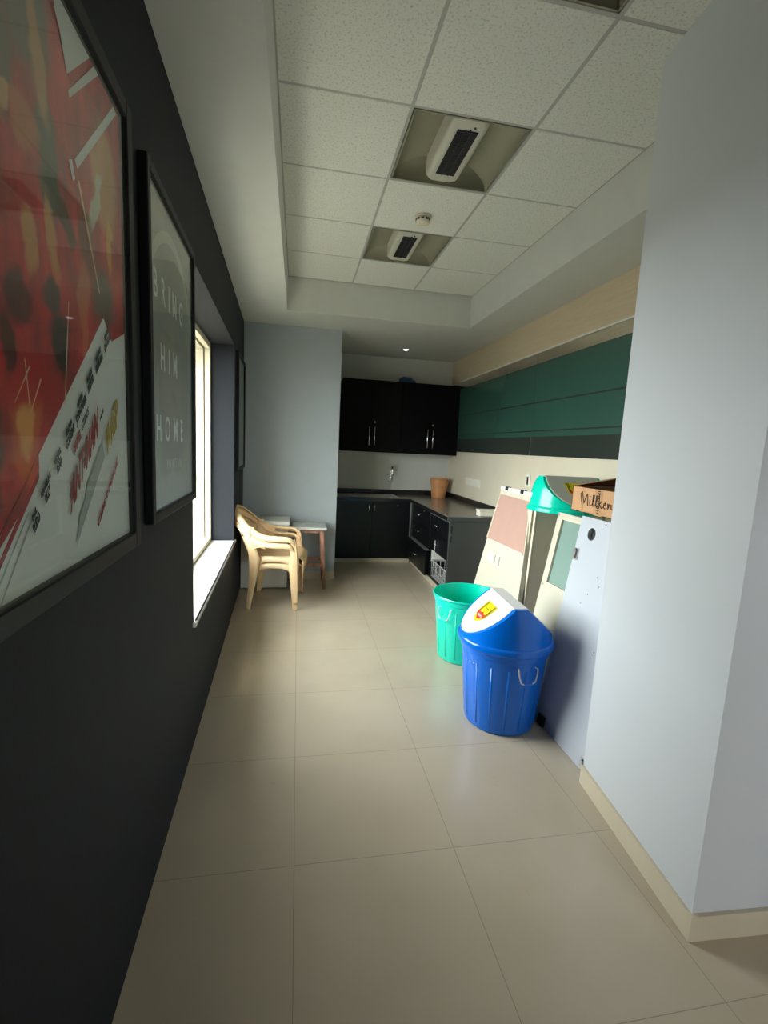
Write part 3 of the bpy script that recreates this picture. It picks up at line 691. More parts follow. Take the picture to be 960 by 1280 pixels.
for k in range(8): mb.box((XP + .06, SY0 + .0 + k * .043, CT + .005), (SX0 - .05, SY0 + .012 + k * .043, CT + .009), .002, 1)
build('drainer', mb, steel, t)
t = thing('tap', 'chrome swan-neck tap on the white wall above the sink', 'tap', (1.278, YB, 1.09))
mb = MB(); mb.lathe([(.0001, 0), (.026, 0), (.026, .006), (.014, .012), (.014, .05)], (0, 0, 0), 20); mb.bm.transform(Matrix.Translation((1.278, YB, 1.09)) @ Matrix.Rotation(PI / 2, 4, 'X')); build('wall_flange', mb, chrome, t, smooth=50)
mb = MB(); pts = [(1.278, YB - .045, 1.085)]
for k in range(5): pts.append((1.278, YB - .05, 1.10 + k * .025))
for k in range(9):
    a = PI - k / 8 * PI; pts.append((1.278 - .0 , YB - .05 - .045 + .045 * math.cos(PI - a), 1.21 + .045 * math.sin(a)))
pts.append((1.278, YB - .14, 1.17)); pts.append((1.278, YB - .14, 1.15))
mb.tube(pts, .0105, 10); build('spout', mb, chrome, t, smooth=60)
mb = MB(); mb.lathe([(.0001, .02), (.02, .017), (.022, 0), (.012, -.008), (.012, -.03)], (1.272, YB - .045, 1.088), 16); build('tap_knob', mb, chrome, t, smooth=50)

# bucket and white box on the worktop
def bucket():
    cx, cy = 1.915, 6.19; t = thing('bucket', 'tan plastic bucket standing in the corner of the worktop', 'bucket', (cx, cy, CT))
    mb = MB(); z = CT + .001
    mb.lathe([(.0001, .003), (.088, .003), (.09, .0), (.094, .01), (.106, .10), (.1085, .155), (.114, .16), (.124, .245), (.132, .25), (.135, .258), (.13, .264), (.122, .26), (.104, .15), (.09, .012), (.0001, .012)], (cx, cy, z), 40); build('body', mb, terracotta, t, smooth=35)
    mb = MB(); pts = [(cx + .134 * math.cos(a) , cy + .134 * math.sin(a) - .0, z + .25 - .10 * abs(math.sin((a + .9) * 1.0)) ** 1.0) for a in [-.9 + k * PI / 16 for k in range(17)]]
    mb.tube(pts, .006, 6); build('handle', mb, terracotta_d, t, smooth=60)
bucket()
t = thing('plastic_box', 'small white plastic box on the near end of the worktop', 'box', (1.93, 4.47, CT))
mb = MB(); mb.box((1.81, 4.42, CT + .001), (2.06, 4.52, CT + .05), .008); build('body', mb, plate_white, t)
mb = MB(); mb.box((1.806, 4.416, CT + .05), (2.064, 4.524, CT + .068), .006); build('lid', mb, plate_white, t)

# ------------------------------------------------------------------ right wall: green glass, switches
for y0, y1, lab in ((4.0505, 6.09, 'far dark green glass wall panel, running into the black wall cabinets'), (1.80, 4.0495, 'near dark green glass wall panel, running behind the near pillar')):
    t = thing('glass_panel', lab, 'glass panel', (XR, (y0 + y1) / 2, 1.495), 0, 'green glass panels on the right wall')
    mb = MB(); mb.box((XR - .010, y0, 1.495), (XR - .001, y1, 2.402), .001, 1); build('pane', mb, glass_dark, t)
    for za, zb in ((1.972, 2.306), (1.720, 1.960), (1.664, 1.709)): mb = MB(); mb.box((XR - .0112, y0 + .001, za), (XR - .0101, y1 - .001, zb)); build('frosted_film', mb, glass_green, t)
    mb = MB(); mb.box((XR - .0115, y0 + .001, 2.310), (XR - .0101, y1 - .001, 2.400)); build('clear_band_standin', mb, clear_band_mat, t)  # metallic band stands in for clear glass showing the bright room beyond
t = thing('switch_plate', 'long white switch plate on the cream wall near the bucket', 'switch', (XR, 5.44, 1.13))
mb = MB(); mb.box((XR - .010, 5.20, 1.085), (XR - .001, 5.68, 1.18), .003, 1); build('plate', mb, plate_white, t)
for k in range(8):
    mb = MB(); y = 5.225 + k * .055; mb.box((XR - .016, y, 1.10), (XR - .010, y + .045, 1.165), .003, 1); build('rocker', mb, plate_white, t)
t = thing('wall_socket', 'small white wall socket with dark opening, above the leaning pink panel', 'socket', (XR, 4.05, 1.24))
mb = MB(); mb.box((XR - .009, 4.00, 1.20), (XR - .001, 4.09, 1.33), .003, 1); build('plate', mb, plate_white, t)
mb = MB(); mb.box((XR - .0085, 4.03, 1.225), (XR - .009, 4.06, 1.30), .002, 1); build('opening', mb, rubber, t)

# ------------------------------------------------------------------ leaning panels by the right wall
class Plane:
    """plane x = a + b z; pt(y, z, off) is a point off metres in front of its corridor face"""
    def __init__(s, a, b): s.a, s.b = a, b; s.n = Vector((-1, 0, b)).normalized()
    def pt(s, y, z, off=0.0): return Vector((s.a + s.b * z, y, z)) + s.n * off
    def slab(s, mb, outline, o0, o1):
        mb.prism([s.pt(y, z, o0) for y, z in outline], s.n * (o1 - o0)); return mb
    def rect(s, mb, y0, y1, z0, z1, o0, o1): return s.slab(mb, [(y0, z0), (y1, z0), (y1, z1), (y0, z1)], o0, o1)
# pink-topped partition panel
A = Plane(1.45, .125); z0 = .006
t = thing('partition_panel', 'leaning cream partition panel with pink upper field, beside the worktop end', 'partition panel', (1.47, 3.3, 0))
def edge(z): return (2.83 + .138 * z, 3.755 - .205 * z)     # right and left edges taper upward
zt = 1.215
mb = MB(); A.slab(mb, [(edge(z0)[0], z0), (edge(z0)[1], z0), (edge(zt)[1], zt), (edge(zt)[0], zt)], -.032, 0); build('board', mb, cream, t)
pk = [(3.020, 1.178), (2.955, .82), (3.578, .812), (3.488, 1.182)]
mb = MB(); A.slab(mb, pk, 0, .0025); build('pink_field', mb, pink, t)
mb = MB(); w = .014
for p, q in ((pk[1], pk[2]), (pk[2], pk[3])):
    d = (Vector(q) - Vector(p)).normalized(); nrm = Vector((d.y, -d.x)); a0 = Vector(p); b0 = Vector(q)
    A.slab(mb, [tuple(a0 + nrm * w), tuple(b0 + nrm * w), tuple(b0), tuple(a0)], 0, .006)
build('trim_bead', mb, cream_edge, t)
mb = MB(); A.slab(mb, [(edge(zt)[0] + .0, zt), (edge(zt)[1], zt), (edge(zt)[1] + .01, zt + .028), (edge(zt)[0], zt + .028)], -.034, .004); cap = build('top_cap', mb, white_lam, t)
for y in (3.40, 3.145):
    mb = MB(); A.rect(mb, y - .022, y + .022, zt + .004, zt + .034, -.02, .008); build('clip', mb, rubber, cap)
for (y0, y1) in ((3.415, 3.55), (3.335, 3.39)):
    mb = MB(); A.rect(mb, y0 - .05, y1 - .05, .645, .715, 0, .010); pl_ = build('switch_plate', mb, plate_white, t)
    mb = MB(); A.rect(mb, y0 - .04, y0 - .015, .66, .70, .010, .014); build('rocker', mb, plate_white, pl_)

# two panels standing on edge behind the lid
def edge_panel(y0, y1, label, lock):
    t = thing('edge_panel', label, 'partition panel', (1.85, (y0 + y1) / 2, 0))
    B = .05; hgt = 1.128
    mb = MB(); mb.prism([(1.555, y0, .003), (2.07, y0, .003), (2.085, y0, hgt), (1.60, y0, hgt)], (0, y1 - y0, 0)); build('board', mb, mat_side, t)
    mb = MB(); mb.prism([(1.541, y0 - .001, .002), (1.555, y0 - .001, .002), (1.60, y0 - .001, hgt + .001), (1.586, y0 - .001, hgt + .001)], (0, y1 - y0 + .002, 0)); ed = build('edge_trim', mb, cream_edge, t)
    if lock:
        mb = MB(); ym = (y0 + y1) / 2
        for zz, hh in ((.98, .07), (.955, .012)): mb.box((1.541 + .045 * zz - .003 , ym - .006, zz), (1.541 + .045 * zz + .004, ym + .006, zz + hh), .002, 1)
        build('latch', mb, steel, ed)
mat_side = mat('panel_face_beige', srgb(236, 229, 208), .5, var=.02)
edge_panel(2.895, 2.918, 'nearer beige panel standing on edge under the green bin lid', False)
edge_panel(2.950, 3.012, 'thicker beige panel with latch on its edge, standing behind the nearer edge panel', True)

# cream half-glazed panel behind the white one
A = Plane(1.425, .165)
t = thing('glazed_panel', 'leaning cream panel with green glass upper window, behind the white door', 'glazed panel', (1.45, 2.3, 0))
y0, y1, zt = 1.83, 2.668, 1.155
mb = MB()
gz0, gz1, gy0, gy1 = .712, 1.128, 1.88, 2.625
A.rect(mb, y0, y1, .005, gz0, -.03, 0); A.rect(mb, y0, y1, gz1, zt, -.03, 0); A.rect(mb, y0, gy0, gz0, gz1, -.03, 0); A.rect(mb, gy1, y1, gz0, gz1, -.03, 0); build('board', mb, cream, t)
mb = MB(); A.rect(mb, gy0, gy1, gz0, gz1, -.020, -.014); build('window_pane', mb, frost_glass, t)
mb = MB(); q = .012
A.rect(mb, gy0, gy1, gz0, gz0 + q, -.013, .001); A.rect(mb, gy0, gy1, gz1 - q, gz1, -.013, .001); A.rect(mb, gy1 - q, gy1, gz0, gz1, -.013, .001); A.rect(mb, gy0, gy0 + q, gz0, gz1, -.013, .001); build('window_bead', mb, cream_edge, t)
for y, z in ((2.655, 1.14), (2.65, .70)):
    mb = MB(); A.rect(mb, y - .006, y + .006, z - .006, z + .006, 0, .002); build('screw', mb, steel, t)

# white leaning door with hole and hinges
A = Plane(1.377, .144)
t = thing('cabinet_door', 'white unhinged door with round hole, leaning behind the near pillar', 'door panel', (1.38, 2.05, 0))
y0, y1, zt = 1.815, 2.318, 1.183
hy, hz, hr = 2.204, 1.10, .033
t_ = bmesh.new()
# face with a round hole: ring of quads from hole to the rectangle
n = 32; cir = [(hy + hr * math.cos(2 * PI * k / n), hz + hr * math.sin(2 * PI * k / n)) for k in range(n)]
def to_rect(k):
    a = 2 * PI * k / n; dx_, dz_ = math.cos(a), math.sin(a); s = .075 / max(abs(dx_), abs(dz_)); return (hy + dx_ * s, hz + dz_ * s)
sq = [to_rect(k) for k in range(n)]
mb = MB()
for off in (0, -.024):
    for k in range(n):
        mb.poly([A.pt(*cir[k], off), A.pt(*cir[(k + 1) % n], off), A.pt(*sq[(k + 1) % n], off), A.pt(*sq[k], off)])
for k in range(n): mb.poly([A.pt(*cir[k], 0), A.pt(*cir[(k + 1) % n], 0), A.pt(*cir[(k + 1) % n], -.024), A.pt(*cir[k], -.024)])
h = .075
for (a_, b_, c_, d_) in ((y0, y1, .003, hz - h), (y0, y1, hz + h, zt), (y0, hy - h, hz - h, hz + h), (hy + h, y1, hz - h, hz + h)): A.rect(mb, a_, b_, c_, d_, -.024, 0)
build('door_leaf', mb, door_white, t)
mb = MB(); mb2 = [A.pt(hy + (hr - .002) * math.cos(2 * PI * k / n), hz + (hr - .002) * math.sin(2 * PI * k / n), -.021) for k in range(n)]; mb.prism(mb2, A.n * -.002); build('hole_backing', mb, rubber, t)
def hinge(y, z, m_, s=1.0):
    mb = MB(); A.rect(mb, y - .022 * s, y + .022 * s, z - .032 * s, z + .032 * s, .0, .004); A.rect(mb, y - .010 * s, y + .010 * s, z - .022 * s, z + .022 * s, .004, .011); h_ = build('hinge', mb, m_, t)
    for q in (-1, 1): mb = MB(); A.rect(mb, y - .004, y + .004, z + q * .024 * s - .004, z + q * .024 * s + .004, .004, .007); build('screw', mb, rubber, h_)
hinge(2.297, .975, steel); hinge(1.862, .035, steel, .9)
mb = MB(); A.rect(mb, 2.215, 2.272, .004, .058, 0, .016); build('corner_bracket', mb, rubber, t)
for y, z, r_ in ((2.11, 1.168, .004), (2.06, 1.165, .004), (1.97, .55, .003), (2.08, .90, .0025), (2.12, .80, .0025), (2.05, .86, .0025), (2.16, .74, .0025)):
    mb = MB(); A.rect(mb, y - r_, y + r_, z - r_, z + r_, 0, .0007); build('screw_hole', mb, grille_mat, t)

# ------------------------------------------------------------------ cardboard box on the panel tops
bx0, bx1, by0, by1, bz0, bz1 = 1.572, 1.90, 1.93, 2.472, 1.196, 1.335
t = thing('cardboard_box', 'open cardboard box with handwriting, resting on top of the leaning panels', 'box', ((bx0 + bx1) / 2, (by0 + by1) / 2, bz0))
mb = MB(); k = .005
mb.box((bx0, by0, bz0), (bx1, by1, bz0 + k)); mb.box((bx0, by0, bz0), (bx0 + k, by1, bz1)); mb.box((bx1 - k, by0, bz0), (bx1, by1, bz1)); mb.box((bx0, by0, bz0), (bx1, by0 + k, bz1)); mb.box((bx0, by1 - k, bz0), (bx1, by1, bz1)); build('carton', mb, cardboard, t)
# flaps: far one stands up and leans on the wall side, near one folded in
mb = MB(); mb.prism([(bx1 - .004, by0, bz1), (bx1 + .05, by0, bz1 + .085), (bx1 + .046, by0, bz1 + .087), (bx1 - .008, by0, bz1)], (0, by1 - by0, 0)); build('flap', mb, cardboard_in, t)
mb = MB(); mb.prism([(bx0 + .004, by1 - .003, bz1 + .001), (bx0 + .004, by1 - .42, bz1 + .078), (bx0 + .004, by1 - .42, bz1 + .083), (bx0 + .004, by1 - .003, bz1 + .006)], (bx1 - bx0 - .01, 0, 0)); build('flap', mb, cardboard_in, t)
for ya, yb in ((2.355, 2.375), (2.195, 2.265)): mb = MB(); mb.box((bx0 - .0008, ya, bz0), (bx0 - .0001, yb, bz1)); build('tape', mb, tape_mat, t)
# handwriting: pen strokes on the corridor face
def strokes(lines, y_left, z_base, h, r=.0028):
    mb = MB()
    for ln in lines: mb.tube([(bx0 - .0022, y_left - px * h, z_base + pz * h * .58) for px, pz in ln], r, 5)
    return mb
S_ = [[(0, 1.0), (.12, .3), (.18, .0)], [(.0, .95), (.12, 1.15), (.22, .7), (.34, .15), (.5, .9), (.58, 1.0), (.62, .5), (.66, 0), (.74, .0)],
      [(.82, .55), (.82, .2), (.86, 0), (.94, .1)], [(.84, .82), (.85, .84)], [(1.0, .1), (1.14, .7), (1.14, 1.0), (1.06, 1.0), (1.04, .4), (1.1, 0), (1.2, .1)],
      [(1.26, .1), (1.4, .7), (1.4, 1.0), (1.32, 1.0), (1.3, .4), (1.36, 0), (1.46, .1)], [(1.54, 1.2), (1.56, .5), (1.6, 0)], [(1.76, .6), (1.6, .3), (1.78, 0), (1.88, .1)],
      [(1.92, .25), (2.06, .38), (2.04, .52), (1.94, .45), (1.92, .15), (2.02, 0), (2.16, .1)], [(2.22, .5), (2.26, 0), (2.34, .45), (2.46, .45), (2.5, .05), (2.58, .08)]]
build('handwriting', strokes(S_, 2.388, 1.240, .108, .0022), ink, t, smooth=60)
mb = MB()
for k in range(10):
    z = bz0 + .012 + k * .0128; w = .006 + .010 * random.random(); mb.box((bx0 - .0016, 2.228 - w, z), (bx0 - .0008, 2.228 + w, z + .004 + .004 * random.random()))
build('tape_print', mb, ink, t)

# ------------------------------------------------------------------ bins
def bin_body(t, c, m_, hang, dots=()):
    mb = MB(); cx, cy = c; seg = 96
    prof = [(.0001, .012), (.170, .012), (.186, .0), (.194, .006), (.199, .03), (.232, .40), (.235, .425), (.241, .43), (.243, .456), (.252, .462), (.256, .472), (.252, .480), (.243, .477), (.236, .44), (.226, .38), (.193, .03), (.0001, .02)]
    rings = []
    for r, z in prof:
        ring = []
        for i in range(seg):
            a = 2 * PI * i / seg; rr = r
            if .03 < z < .42 and r > .19 and (r, z) in prof[4:7]: rr = r
            ring.append((cx + rr * math.cos(a), cy + rr * math.sin(a), z + .001))
        rings.append(ring)
    mb.loft(rings, True, False)
    b_ = build('body', mb, m_, t, smooth=35)
    # raised vertical ribs moulded in the wall
    mb = MB()
    for i in range(16):
        a = 2 * PI * i / 16 + .1; M = Matrix.Translation((cx, cy, 0)) @ Matrix.Rotation(a, 4, 'Z')
        pts = [(.1975, .035), (.1996, .035), (.2310, .385), (.229, .385)]
        rings = [[(p[0] * 1.0, s * .006, p[1]) for p in pts] for s in (-1, 1)]
        t2_ = MB(); t2_.loft(rings); mb.merge(t2_.bm, M)
    build('rib', mb, m_, t)
    for a in dots:
        M = Matrix.Translation((cx, cy, 0)) @ Matrix.Rotation(a, 4, 'Z')
        mb = MB(); mb.box((.2275, -.004, .373), (.2325, .004, .381), .0015, 1, M); build('rivet', mb, wire_m, t)
    for a in hang:
        M = Matrix.Translation((cx, cy, 0)) @ Matrix.Rotation(a, 4, 'Z')
        mb = MB()
        pts = [(.230, -.050, .405), (.246, -.056, .402), (.250, -.052, .37), (.252, -.040, .335), (.253, -.02, .326), (.253, .02, .326), (.252, .040, .335), (.250, .052, .37), (.246, .056, .402), (.230, .050, .405)]
        mb.tube(pts, .0042, 8); mb.bm.transform(M); h_ = build('handle', mb, wire_m, t, smooth=60)
        mb = MB(); mb.tube([(.253, -.024, .326), (.253, .024, .326)], .0062, 8); mb.bm.transform(M); build('grip', mb, m_, h_, smooth=60)
    return b_
def swing_lid(t, c, zb, m_hood, m_flap, dirv, sticker_side):
    """domed lid cut by a ridge-roof swing flap; dirv = angle of the ridge, flap slopes face +-90 deg from it"""
    M = Matrix.Translation((c[0], c[1], zb)) @ Matrix.Rotation(dirv, 4, 'Z')      # local x along the ridge
    HZ = .218; HW = .034; RB = .252
    def dome(seg=96):
        pr = [(.252, .018), (.249, .03)]
        for k in range(1, 13):
            a = k / 12 * PI / 2; pr.append((.246 * math.cos(a) ** .72 if k < 12 else .0001, .03 + .285 * math.sin(a)))
        bm = bmesh.new(); R = [[bm.verts.new((r * math.cos(2 * PI * i / seg), r * math.sin(2 * PI * i / seg), z)) for i in range(seg)] for r, z in pr]
        for a, b_ in zip(R, R[1:]):
            for i in range(seg): bm.faces.new([a[i], a[(i + 1) % seg], b_[(i + 1) % seg], b_[i]])
        bm.faces.new(R[-1]); bm.faces.new(R[0][::-1])
        return bm
    # slopes: from ridge edge (y=+-HW, z=HZ) down to the foot (y=+-.236, z=.045)
    FY, FZ = .238, .040
    d = Vector((0, FY - HW, FZ - HZ)).normalized()
    planes = [(Vector((0, HW, HZ)), Vector((0, -d.z, d.y))), (Vector((0, -HW, HZ)), Vector((0, d.z, d.y))), (Vector((0, 0, HZ)), Vector((0, 0, 1)))]
    out = dome(); faces_flap = []
    for co, no in planes:
        no = no if no.z > 0 else -no
        r = bmesh.ops.bisect_plane(out, geom=out.verts[:] + out.edges[:] + out.faces[:], plane_co=co, plane_no=no, clear_outer=True)
        ed = [e for e in r['geom_cut'] if isinstance(e, bmesh.types.BMEdge)]
        f = bmesh.ops.edgeloop_fill(out, edges=ed)['faces'] if ed else []
    # split: flat cut faces become the flap, the curved rest is the hood
    flap_polys = []
    for f in out.faces[:]:
        f.normal_update()
        for co, no in planes:
            no = no if no.z > 0 else -no
            if all(abs((v.co - co).dot(no)) < 1e-4 for v in f.verts): flap_polys.append([v.co.copy() for v in f.verts]); break
    mbh = MB(); mbh.merge(out); mbh.bm.transform(M)
    hood = build('hood', mbh, m_hood, t, smooth=30)
    # rim ring
    mb = MB(); mb.lathe([(.243, .004), (.258, -.016), (.262, -.016), (.264, .004), (.259, .014), (.252, .020), (.24, .019)], (0, 0, 0), 72, False); mb.bm.transform(M); build('rim', mb, m_hood, t, smooth=50)
    # flap plates: same outlines, slightly inset, 4 mm proud
    mb = MB()
    for pts in flap_polys:
        cen = sum(pts, Vector()) / len(pts); nrm = None
        a_, b_ = pts[0], pts[len(pts) // 3]; c_ = pts[2 * len(pts) // 3]; nrm = (b_ - a_).cross(c_ - a_).normalized()
        if nrm.z < 0: nrm = -nrm
        if abs(nrm.z) > .99: q = [cen + Vector(((p - cen).x * .93, (p - cen).y * 1.08, 0)) for p in pts]
        else: q = [cen + Vector(((p - cen).x * .93, (p - cen).y, (p - cen).z)) * 1.0 for p in pts]
        if abs(nrm.z) <= .99:
            zt_ = max(p.z for p in q); q = [p if p.z > zt_ - .004 else cen + (p - cen) * .955 for p in q]
        mb.prism(q, nrm * .004)
    mb.bm.transform(M); fl = build('swing_flap', mb, m_flap, t)
    # shield sticker on one slope
    s = sticker_side
    top = Vector((0, s * HW, HZ)); foot = Vector((0, s * FY, FZ)); dn = (foot - top); L = dn.length; dn.normalize()
    nrm = Vector((0, s * -dn.z, abs(dn.y))).normalized()
    def sp(x, v, o): return top + Vector((1, 0, 0)) * x + dn * v + nrm * o
    def sheet(name, pts, m__, o, par): 
        mb = MB(); mb.prism([sp(x, v, o) for x, v in pts], nrm * .0004); mb.bm.transform(M); return build(name, mb, m__, par)
    half = [(.072, .058), (.070, .11), (.060, .155), (.036, .185), (0, .200)]
    shield = half + [(-x, v) for x, v in half[::-1][1:]]
    st = sheet('sticker', [(x * 1.0, v) for x, v in shield], mat_or('sticker_border', srgb(214, 190, 30)), .0042, fl)
    inn = [(x * .88, .062 + (v - .058) * .93) for x, v in shield]
    sheet('sticker_field', inn, yellow, .0048, st)
    for x0 in (-.056, -.047, .042, .051): sheet('sticker_stripe', [(x0, .064), (x0 + .005, .064), (x0 + .005, .140), (x0, .140)], dark_print, .0054, st)
    sheet('sticker_badge', [(-.056, .130), (-.024, .140), (0, .128), (.024, .140), (.056, .130), (.050, .156), (.024, .170), (0, .182), (-.024, .170), (-.050, .156)], red_print, .006, st)
    for k in range(4): sheet('badge_mark', [(-.03 + k * .016, .150), (-.022 + k * .016, .150), (-.022 + k * .016, .162), (-.03 + k * .016, .162)], white_print, .0066, st)
    sheet('sticker_text', [(-.02, .098), (.02, .098), (.02, .102), (-.02, .102)], dark_print, .0054, st)
    sheet('sticker_text', [(-.014, .108), (.014, .108), (.014, .111), (-.014, .111)], dark_print, .0054, st)
def mat_or(n, c_): return MATS.get(n) or mat(n, c_, .4)

BC = (1.168, 2.352); GC = (1.248, 3.158)
t = thing('dustbin', 'blue dustbin with blue swing lid, white flap and yellow sticker', 'dustbin', (BC[0], BC[1], 0))
bin_body(t, BC, blue_pl, (math.radians(-84), math.radians(96)), (math.radians(196), math.radians(203)))
swing_lid(t, BC, .487, blue_pl, bin_white, math.radians(86), 1)
t = thing('dustbin', 'turquoise open dustbin without lid, behind the blue dustbin', 'dustbin', (GC[0], GC[1], 0))
bin_body(t, GC, teal_pl, (math.radians(-150), math.radians(30)))
t = thing('bin_lid', 'turquoise swing lid lying on the upright panels, beside the cardboard box', 'bin lid', (1.838, 2.96, 1.13))
swing_lid(t, (1.838, 2.955), 1.1435, teal_pl, flap_grey, math.radians(-6), -1)

# ------------------------------------------------------------------ plastic armchairs, stacked
def make_chair(loc, rz, label):
    t = thing('plastic_armchair', label, 'chair', (0, 0, 0), 0, 'stacked cream plastic armchairs')
    th = .0045
    def shell(name, rows, parent=t, solid=th, holes=()):
        mb = MB(); n = len(rows[0]); V = [[mb.bm.verts.new(p) for p in r] for r in rows]
        for i in range(len(rows) - 1):
            for j in range(n - 1):
                if (i, j) in holes: continue
                mb.bm.faces.new([V[i][j], V[i][j + 1], V[i + 1][j + 1], V[i + 1][j]])
        o = build(name, mb, chair_mat, parent, smooth=50)
        md = o.modifiers.new('thick', 'SOLIDIFY'); md.thickness = solid; md.offset = 0
        return o
    # rail path from left arm front round the back to the right arm front (x forward, y left)
    key = [(.235, .245, .570), (.20, .262, .600), (.10, .270, .607), (.0, .268, .614), (-.075, .256, .640), (-.165, .232, .695), (-.245, .180, .770), (-.305, .098, .826), (-.325, 0, .842)]
    key = key + [(x, -y, z) for x, y, z in key[::-1][1:]]
    def interp(u):
        f = u * (len(key) - 1); i = min(int(f), len(key) - 2); q = f - i
        P_ = [Vector(key[max(0, min(len(key) - 1, i + k))]) for k in (-1, 0, 1, 2)]
        return .5 * ((2 * P_[1]) + (P_[2] - P_[0]) * q + (2 * P_[0] - 5 * P_[1] + 4 * P_[2] - P_[3]) * q * q + (3 * P_[1] - P_[0] - 3 * P_[2] + P_[3]) * q ** 3)
    NN = 64; path = [interp(i / NN) for i in range(NN + 1)]
    # backrest shell: hangs from the rail, deep behind and shallow along the arms
    rows = []
    for k in range(11):
        v = k / 10; r = []
        for i in range(12, NN - 11):
            p = path[i]; s = (i - NN / 2) / (NN / 2)          # -1..1
            deep = max(0.0, min(1.0, (.56 - abs(s)) / .26)); deep = deep * deep * (3 - 2 * deep)
            low = Vector((-.135 + .02 * abs(s), p.y * (.80 + .1 * abs(s)), .415)) * deep + (p + Vector((0, 0, -.055))) * (1 - deep)
            q = p.lerp(low, v); q.x -= .018 * math.sin(PI * v) * deep; r.append(tuple(q))
        rows.append(r)
    n = len(rows[0]); mid = (n - 1) / 2
    holes = set()
    for i in (2, 5): 
        for j in range(n - 1):
            if abs(j + .5 - mid) < 11 - i * .6: holes.add((i, j))
    shell('backrest', rows, holes=holes)
    # arm rail: rolled lip, flat on top with a turned-down outer edge
    for nm, rng in (('armrest', range(0, 19)), ('top_rail', range(18, NN - 17)), ('armrest', range(NN - 18, NN + 1))):
        rows = []
        sec = [(.026, -.006), (.022, .004), (.010, .009), (-.006, .009), (-.020, .003), (-.026, -.016), (-.027, -.034)]
        for i in rng:
            p = path[i]; d = (path[min(i + 1, NN)] - path[max(i - 1, 0)]); d.z = 0; d.normalize(); inn = Vector((d.y, -d.x, 0)) * (-1)
            if inn.dot(Vector((0, 0, 0)) - Vector((p.x, p.y, 0)) + Vector((-.02, 0, 0))) < 0: inn = -inn
            w = 1.0 if 6 < i < NN - 6 else .8
            rows.append([tuple(p + inn * (a * w) + Vector((0, 0, b_))) for a, b_ in sec])
        shell(nm, rows)
    # seat: dished, waterfall front edge
    rows = []
    for i in range(13):
        u = i / 12; x = -.140 + .465 * u; hw = .185 + .035 * u; r = []
        for j in range(13):
            v = j / 6 - 1; z = .412 + .016 * u - .016 * (1 - v * v) * (1 - (2 * u - 1) ** 2) - (.035 * max(0, (u - .86) / .14) ** 2)
            r.append((x, hw * v, z))
        rows.append(r)
    seat = shell('seat', rows)
    # side aprons arching into the legs
    for s in (1, -1):
        rows = []
        for i in range(15):
            u = i / 14; x = -.150 + .440 * u; y = .192 + .04 * u; arch = .045 + .11 * abs(2 * u - 1.0) ** 3.0
            zt_ = .415 + .014 * u
            rows.append([(x, s * y, zt_), (x, s * (y + .010), zt_ - .3 * arch), (x, s * (y + .020 + .02 * arch), zt_ - arch)])
        shell('apron', rows)
    rows = []
    for j in range(9):
        v = j / 4 - 1; arch = .05 + .07 * abs(v) ** 3; rows.append([(.325, .215 * v, .392), (.330, .222 * v, .395 - arch)])
    shell('apron', rows)
    # legs: L-shaped channel, narrow at the foot, splayed
    def leg(path_, wx, wy, sx, sy):
        rows = []
        for (p, k) in path_:
            x, y, z = p
            rows.append([(x - sx * wx * k, y, z), (x - sx * wx * k * .5, y + sy * .004, z), (x, y, z), (x + sx * .003, y - sy * wy * k * .5, z), (x, y - sy * wy * k, z)])
        return shell('leg', rows)
    for s in (1, -1):
        leg([((.244, s * .236, .585), .55), ((.258, s * .246, .555), .75), ((.268, s * .250, .48), .85), ((.272, s * .252, .41), 1.15), ((.275, s * .256, .34), 1.05), ((.280, s * .262, .20), .85), ((.286, s * .270, .02), .62), ((.287, s * .271, 0), .62)], .058, .055, 1, s)
        leg([((-.150, s * .240, .690), .7), ((-.160, s * .240, .60), .8), ((-.148, s * .238, .48), 1.1), ((-.144, s * .238, .40), 1.5), ((-.146, s * .243, .28), 1.1), ((-.155, s * .255, .12), .8), ((-.163, s * .266, .02), .62), ((-.164, s * .267, 0), .62)], .060, .045, -1, s)
    t.location = loc; t.rotation_euler = (0, 0, rz)
    return t
CL = (-.236, 4.47); CR = math.radians(-6)
ch = make_chair((CL[0], CL[1], .001), CR, 'lower cream plastic armchair of the stacked pair by the window')
copy_tree(ch, (CL[0] + .004, CL[1], .060), CR, 'upper cream plastic armchair, stacked on top of the other by the window')

# ------------------------------------------------------------------ small white cupboard and stool by the shaft
t = thing('small_cupboard', 'small white cupboard standing behind the stacked chairs', 'cupboard', (-.3, 5.0, 0))
mb = MB(); x0, x1, y0, y1 = -.545, -.085, 4.83, 5.195
mb.box((x0, y0 + .012, .012), (x0 + .018, y1, .672)); mb.box((x1 - .018, y0 + .012, .012), (x1, y1, .672)); mb.box((x0 + .018, y0 + .012, .012), (x1 - .018, y1, .03)); mb.box((x0 + .018, y1 - .01, .03), (x1 - .018, y1, .672)); build('body', mb, white_lam, t)
mb = MB(); mb.box((x0, y0 - .006, .02), (x1 - .02, y0 + .0085, .668), .002, 1); build('door', mb, white_lam, t)
mb = MB(); mb.box((x0 - .005, y0 - .012, .672), (x1 + .02, y1, .712), .004); build('top_board', mb, white_lam, t)
for x in (x0 + .02, x1 - .045):
    for y in (y0 + .03, y1 - .05): mb = MB(); mb.box((x, y, 0), (x + .025, y + .025, .0119)); build('foot', mb, rubber, t)
t = thing('wooden_stool', 'worn reddish wooden stool with grey-white top, beside the small white cupboard', 'stool', (.145, 5.0, 0))
sx0, sx1, sy0, sy1, st = -.015, .295, 4.83, 5.13, .655
mb = MB(); mb.box((sx0 - .02, sy0 - .02, st - .03), (sx1 + .02, sy1 + .02, st), .008); build('seat', mb, stool_top_m, t)
